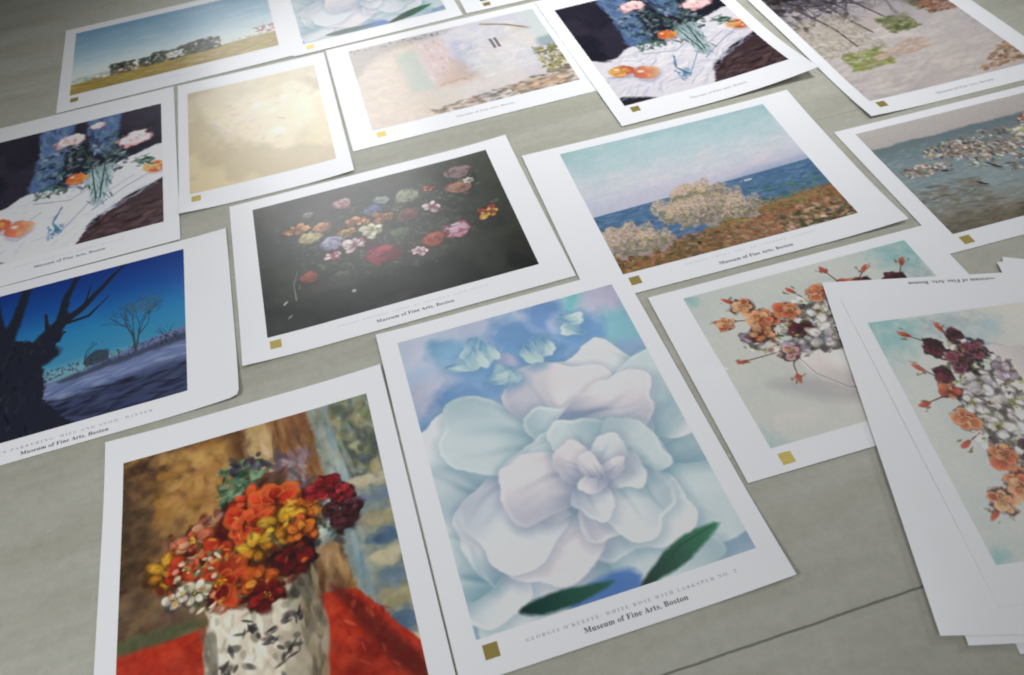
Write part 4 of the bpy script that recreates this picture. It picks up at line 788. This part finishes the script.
def furnish(pr, museum=.0815, drop=.0175, title=None, tick=None, tdrop=.0075, twidth=.16, seal=(0.003, 0.0055), seed=1, bold=M_BLACK, shift=.0065):
    root, zf, (x0, y0, bw, bh) = pr; xc = x0 + bw / 2 + shift; yb = y0 - bh
    if museum: text_mesh('museum_caption', 'Museum of Fine Arts, Boston', museum, xc, yb - drop, zf, bold, root, 1.05)
    if title: text_mesh('title_caption', title, twidth, xc, yb - tdrop, zf, M_GREY, root, 1.5, -.012, height=.0030)
    if tick: tick_line('title_caption', xc, yb - tdrop, twidth, .0026, zf, M_FAINT, root, seed, tick)
    if seal:
        sx_, sy_ = x0 + seal[0], yb - seal[1]; n = 5
        me = grid_mesh('gold_seal', np.linspace(sx_, sx_ + SEAL, n), np.linspace(sy_, sy_ - SEAL, n), lambda X, Y: zf(X, Y) + .00013, M_GOLD)
        link('gold_seal', me, root)

# ------------------------------------------------------------------ the prints, surveyed from the photo
LAND = (.356, .273); PORT = (.268, .362); R = math.radians
K_FAR, K_MID, K_NEAR = (214, 219, 226), (196, 202, 207), (184, 190, 196)

p = art_print("dark flower still life on near-black ground, left of the coastal picture",
              (-.322, .821), .1775, .356, .273, pic_dark_flowers, (.0276, .0185, .297, .223), (196, 200, 204), (400, 300), .0003, seed=1, wave=.0005, lift=((-1, -1, .09, .0035), (1, 1, .10, .003)))
furnish(p, .0838, .0190, tick=(6, 7, 5, 2, 7, 4, 5), tdrop=.0105, twidth=.165, seal=(.0020, .0062))
p = art_print("large pale blue and white flower print with a bold black caption, at the middle",
              (-.1379, .5692), .1772, .267, .366, pic_pale_petals, (.0193, .0185, .230, .317), K_NEAR, (400, 551), .0010, seed=2, wave=.0005, lift=((1, -1, .10, .004), (-1, 1, .08, .002)))
furnish(p, .0838, .0195, title="GEORGIA O'KEEFFE: WHITE ROSE WITH LARKSPUR NO. 2", twidth=.171, tdrop=.0120, seal=(.0030, .0055))
p = art_print("small washed-out cream picture glaring in the light, above the dark flower print",
              (-.438, 1.130), .1722, .2203, .317, pic_cream_haze, (.014, .030, .188, .250), K_MID, (200, 266), .0003, seed=3, wave=.0005, lift=((1, -1, .08, .003), (-1, -1, .08, .003)))
furnish(p, 0, seal=(.0022, .0065))
p = art_print("seaside picture with blue water, pink bushes and a rust-coloured shore",
              (.0443, .8376), .1538, .3555, .2712, pic_coast, (.045, .0148, .2697, .2264), (192, 200, 208), (380, 319), .0003, seed=4, wave=.0006, lift=((1, -1, .10, .004), (1, 1, .12, .003)))
furnish(p, .0834, .0195, tick=(6, 5, 3, 2, 7, 7), tdrop=.0085, twidth=.150, seal=(.0030, .0068), seed=5)
p = art_print("pale lilac and cream picture of a sunlit wall and rocks, in the glare",
              (-.2183, 1.1726), .1772, .356, .277, pic_pale_arch, (.032, .0195, .2914, .222), K_FAR, (330, 252), .0003, seed=5)
furnish(p, .0800, .0155, seal=(.0040, .0065), bold=M_GREY)
p = art_print("small print of an orange and white bouquet, half covered by the stack",
              (.1438, .5685), .153, .3092, .2297, pic_vase_spray, (.033, .0135, .246, .191), (184, 190, 192), (380, 296), .0009, seed=6,
              group='prints of the orange and white bouquet', crease=(-.1330, .0120, .0016, .012, .010))
furnish(p, 0, seal=(.0025, .0070))
a = R(11.5)
p = art_print("wide landscape print of blue sky and dark trees over a yellow field",
              (-.6665, 1.3645), a, .354, .268, pic_plain_field, (.0175, .0200, .3176, .205), (166, 172, 176), (330, 213), .0003, seed=7)
furnish(p, 0, tick=(7, 6, 5, 6), tdrop=.017, twidth=.10, seal=(.0015, .0100))
bl = Vector((-.2671, 1.1679)); up = Vector((-math.sin(a), math.cos(a)))
t2 = bl + up * .366
p = art_print("pale blue and white flower print cut off by the top edge of the photo",
              (t2.x, t2.y), a, .2685, .366, pic_pale_petals, (.0193, .0185, .230, .317), (206, 212, 216), (400, 551), .0004, seed=8)
furnish(p, 0, seal=(.0030, .0065))
bl = Vector((.0020, 1.2247)); a = R(9.5); up = Vector((-math.sin(a), math.cos(a))); t3 = bl + up * .273
p = art_print("print showing only a dark grey sliver and white border at the top edge",
              (t3.x, t3.y), a, .356, .273, pic_grey, (.0300, .0180, .296, .2265), K_FAR, (120, 90), .0003, seed=9)
furnish(p, 0, seal=(.0010, .0070))
# the two rose prints
a = R(11.0); tr = Vector((-.4448, 1.1304)); rt = Vector((math.cos(a), math.sin(a))); t = tr - rt * .269
p = art_print("picture of pink roses and fruit on white cloth, cut off by the left edge",
              (t.x, t.y), a, .269, .3645, pic_roses_cloth, (.0145, .0400, .2355, .2820), (178, 184, 188), (300, 366), .0010, seed=10,
              group='prints of pink roses and oranges')
furnish(p, .0831, .0225, tick=(6, 7, 5, 6), tdrop=.0130, twidth=.13, seal=None)
a = R(10.6); bl = Vector((.1770, .8704)); up = Vector((-math.sin(a), math.cos(a))); t = bl + up * .364
p = art_print("picture of pink roses and fruit on white cloth, its lower right corner curling up",
              (t.x, t.y), a, .273, .364, pic_roses_cloth, (.0195, .0385, .2340, .2850), (206, 212, 218), (300, 366), .0011, seed=11,
              group='prints of pink roses and oranges', lift=((1, -1, .17, .013),))
furnish(p, .0800, .0190, seal=(.0045, .0060), bold=M_GREY)
a = R(9.2); bl = Vector((.4734, .8125)); up = Vector((-math.sin(a), math.cos(a))); t = bl + up * .360
p = art_print("picture of dark branches over a pale road, in the top right corner",
              (t.x, t.y), a, .275, .360, pic_branches, (.0170, .0270, .2310, .3020), (202, 208, 216), (320, 418), .0003, seed=12, wave=.0005, lift=((-1, -1, .09, .003),))
furnish(p, .0800, .0150, seal=(.0040, .0055), bold=M_GREY)
p = art_print("blue-grey pond picture with small boats and birds, at the right edge",
              (.4213, .7955), R(8.6), .3092, .2297, pic_pond, (.0210, .0130, .2600, .1920), (192, 198, 204), (330, 244), .0002, seed=13)
furnish(p, 0, seal=(.0025, .0060))
a = R(10.3); tr = Vector((-.3204, .7780)); rt = Vector((math.cos(a), math.sin(a))); t = tr - rt * .356
p = art_print("deep blue winter evening picture with bare black trees, at the left edge",
              (t.x, t.y), a, .356, .268, pic_winter, (.0410, .0170, .2640, .2233), (178, 184, 190), (380, 318), .0003, seed=14, rounded=(1, -1, .006), wave=.0005, lift=((1, -1, .09, .004), (1, 1, .08, .002)))
furnish(p, .0832, .0205, title='WARREN PARKERING: HILL AND SNOW: WINTER', tdrop=.0125, twidth=.168, seal=None, shift=.0135)
p = art_print("print of a red, orange and yellow bouquet in a white pot, bottom left",
              (-.3970, .4802), R(10.3), .2680, .366, pic_bouquet, (.0172, .0300, .2314, .3080), K_NEAR, (400, 532), .0004, seed=15, wave=.0006, lift=((-1, 1, .10, .003), (1, 1, .10, .003)))
furnish(p, .0815, .0180, seal=(.0030, .0055))

# ------------------------------------------------------------------ the stack at the right
def blank(label, tl, ang, w, h, z, seed, lift=(), wave=.0002, name='art_print', pic=None, box=None, turn=0, key=K_NEAR):
    return art_print(label, tl, ang, w, h, (None if seed == 25 else pic or pic_grey), box or (.06, .05, .15, .22), key, (120, 90) if pic is None else (380, 296), z, 'prints piled in the stack', seed=seed, lift=lift, wave=wave, turn=turn)

def corner_from_bl(px, z, ang, h):
    q = ground(px[0], px[1], z); k = 1 - z / CAM_H
    t_ = Vector((q.x, q.y)) + Vector((-math.sin(ang), math.cos(ang))) * h
    return (t_.x / k, t_.y / k)
def corner_tl(px, z, h=0, w=0, ang=0):
    q = ground(px[0], px[1], z); k = 1 - z / CAM_H
    return (q.x / k, q.y / k)
z = .0003; a = R(-4.0)
blank("lowest sheet of the stack, only its white lower corner showing", corner_from_bl((1019.8, 654.3), z, a, .356), a, .268, .356, z, 21)
z = .0012; a = R(-22.0)
blank("skewed white sheet poking out like a blunt point above the stack", corner_tl((1002, 257.3), z), a, .25, .32, z, 22, wave=.0004)
z = .0021; a = R(-9.0)
blank("white sheet showing a small square corner beside the skewed sheet above the stack", corner_tl((996.8, 262.2), z), a, .268, .330, z, 24, wave=.0004)
z = .0032; a = R(-5.4)
blank("white sheet of the stack showing a strip under the caption sheet's bottom edge", corner_from_bl((968.5, 645.8), z, a, .352), a, .268, .352, z, 23)
z = .0042; a = R(-7.0)
pr = blank("white sheet with an upside-down caption, second from the top of the stack", corner_tl((821.9, 283), z), a, .272, .358, z, 25, wave=.0001, box=(.09, .07, .12, .20))
root, zf, _ = pr
q1, q2 = ground(908.5, 284.5, z), ground(995, 278.3, z); mid = root.matrix_basis.inverted() @ ((q1 + q2) / 2)
text_mesh('museum_caption', 'Museum of Fine Arts, Boston', (q2 - q1).length, mid.x, mid.y, zf, M_BLACK, root, 1.05, flip=True)
z = .0047; a = R(-.6)
# same picture as the half-covered print, lying a quarter turn round on top of the stack
t = corner_tl((841, 300), z)
pr = blank("top sheet of the stack, with an orange and dark red bouquet turned sideways", t, a, .2297, .3150, z, 26, pic=pic_vase_spray, box=(.0130, .0340, .191, .2500), turn=1, key=(176, 182, 184))
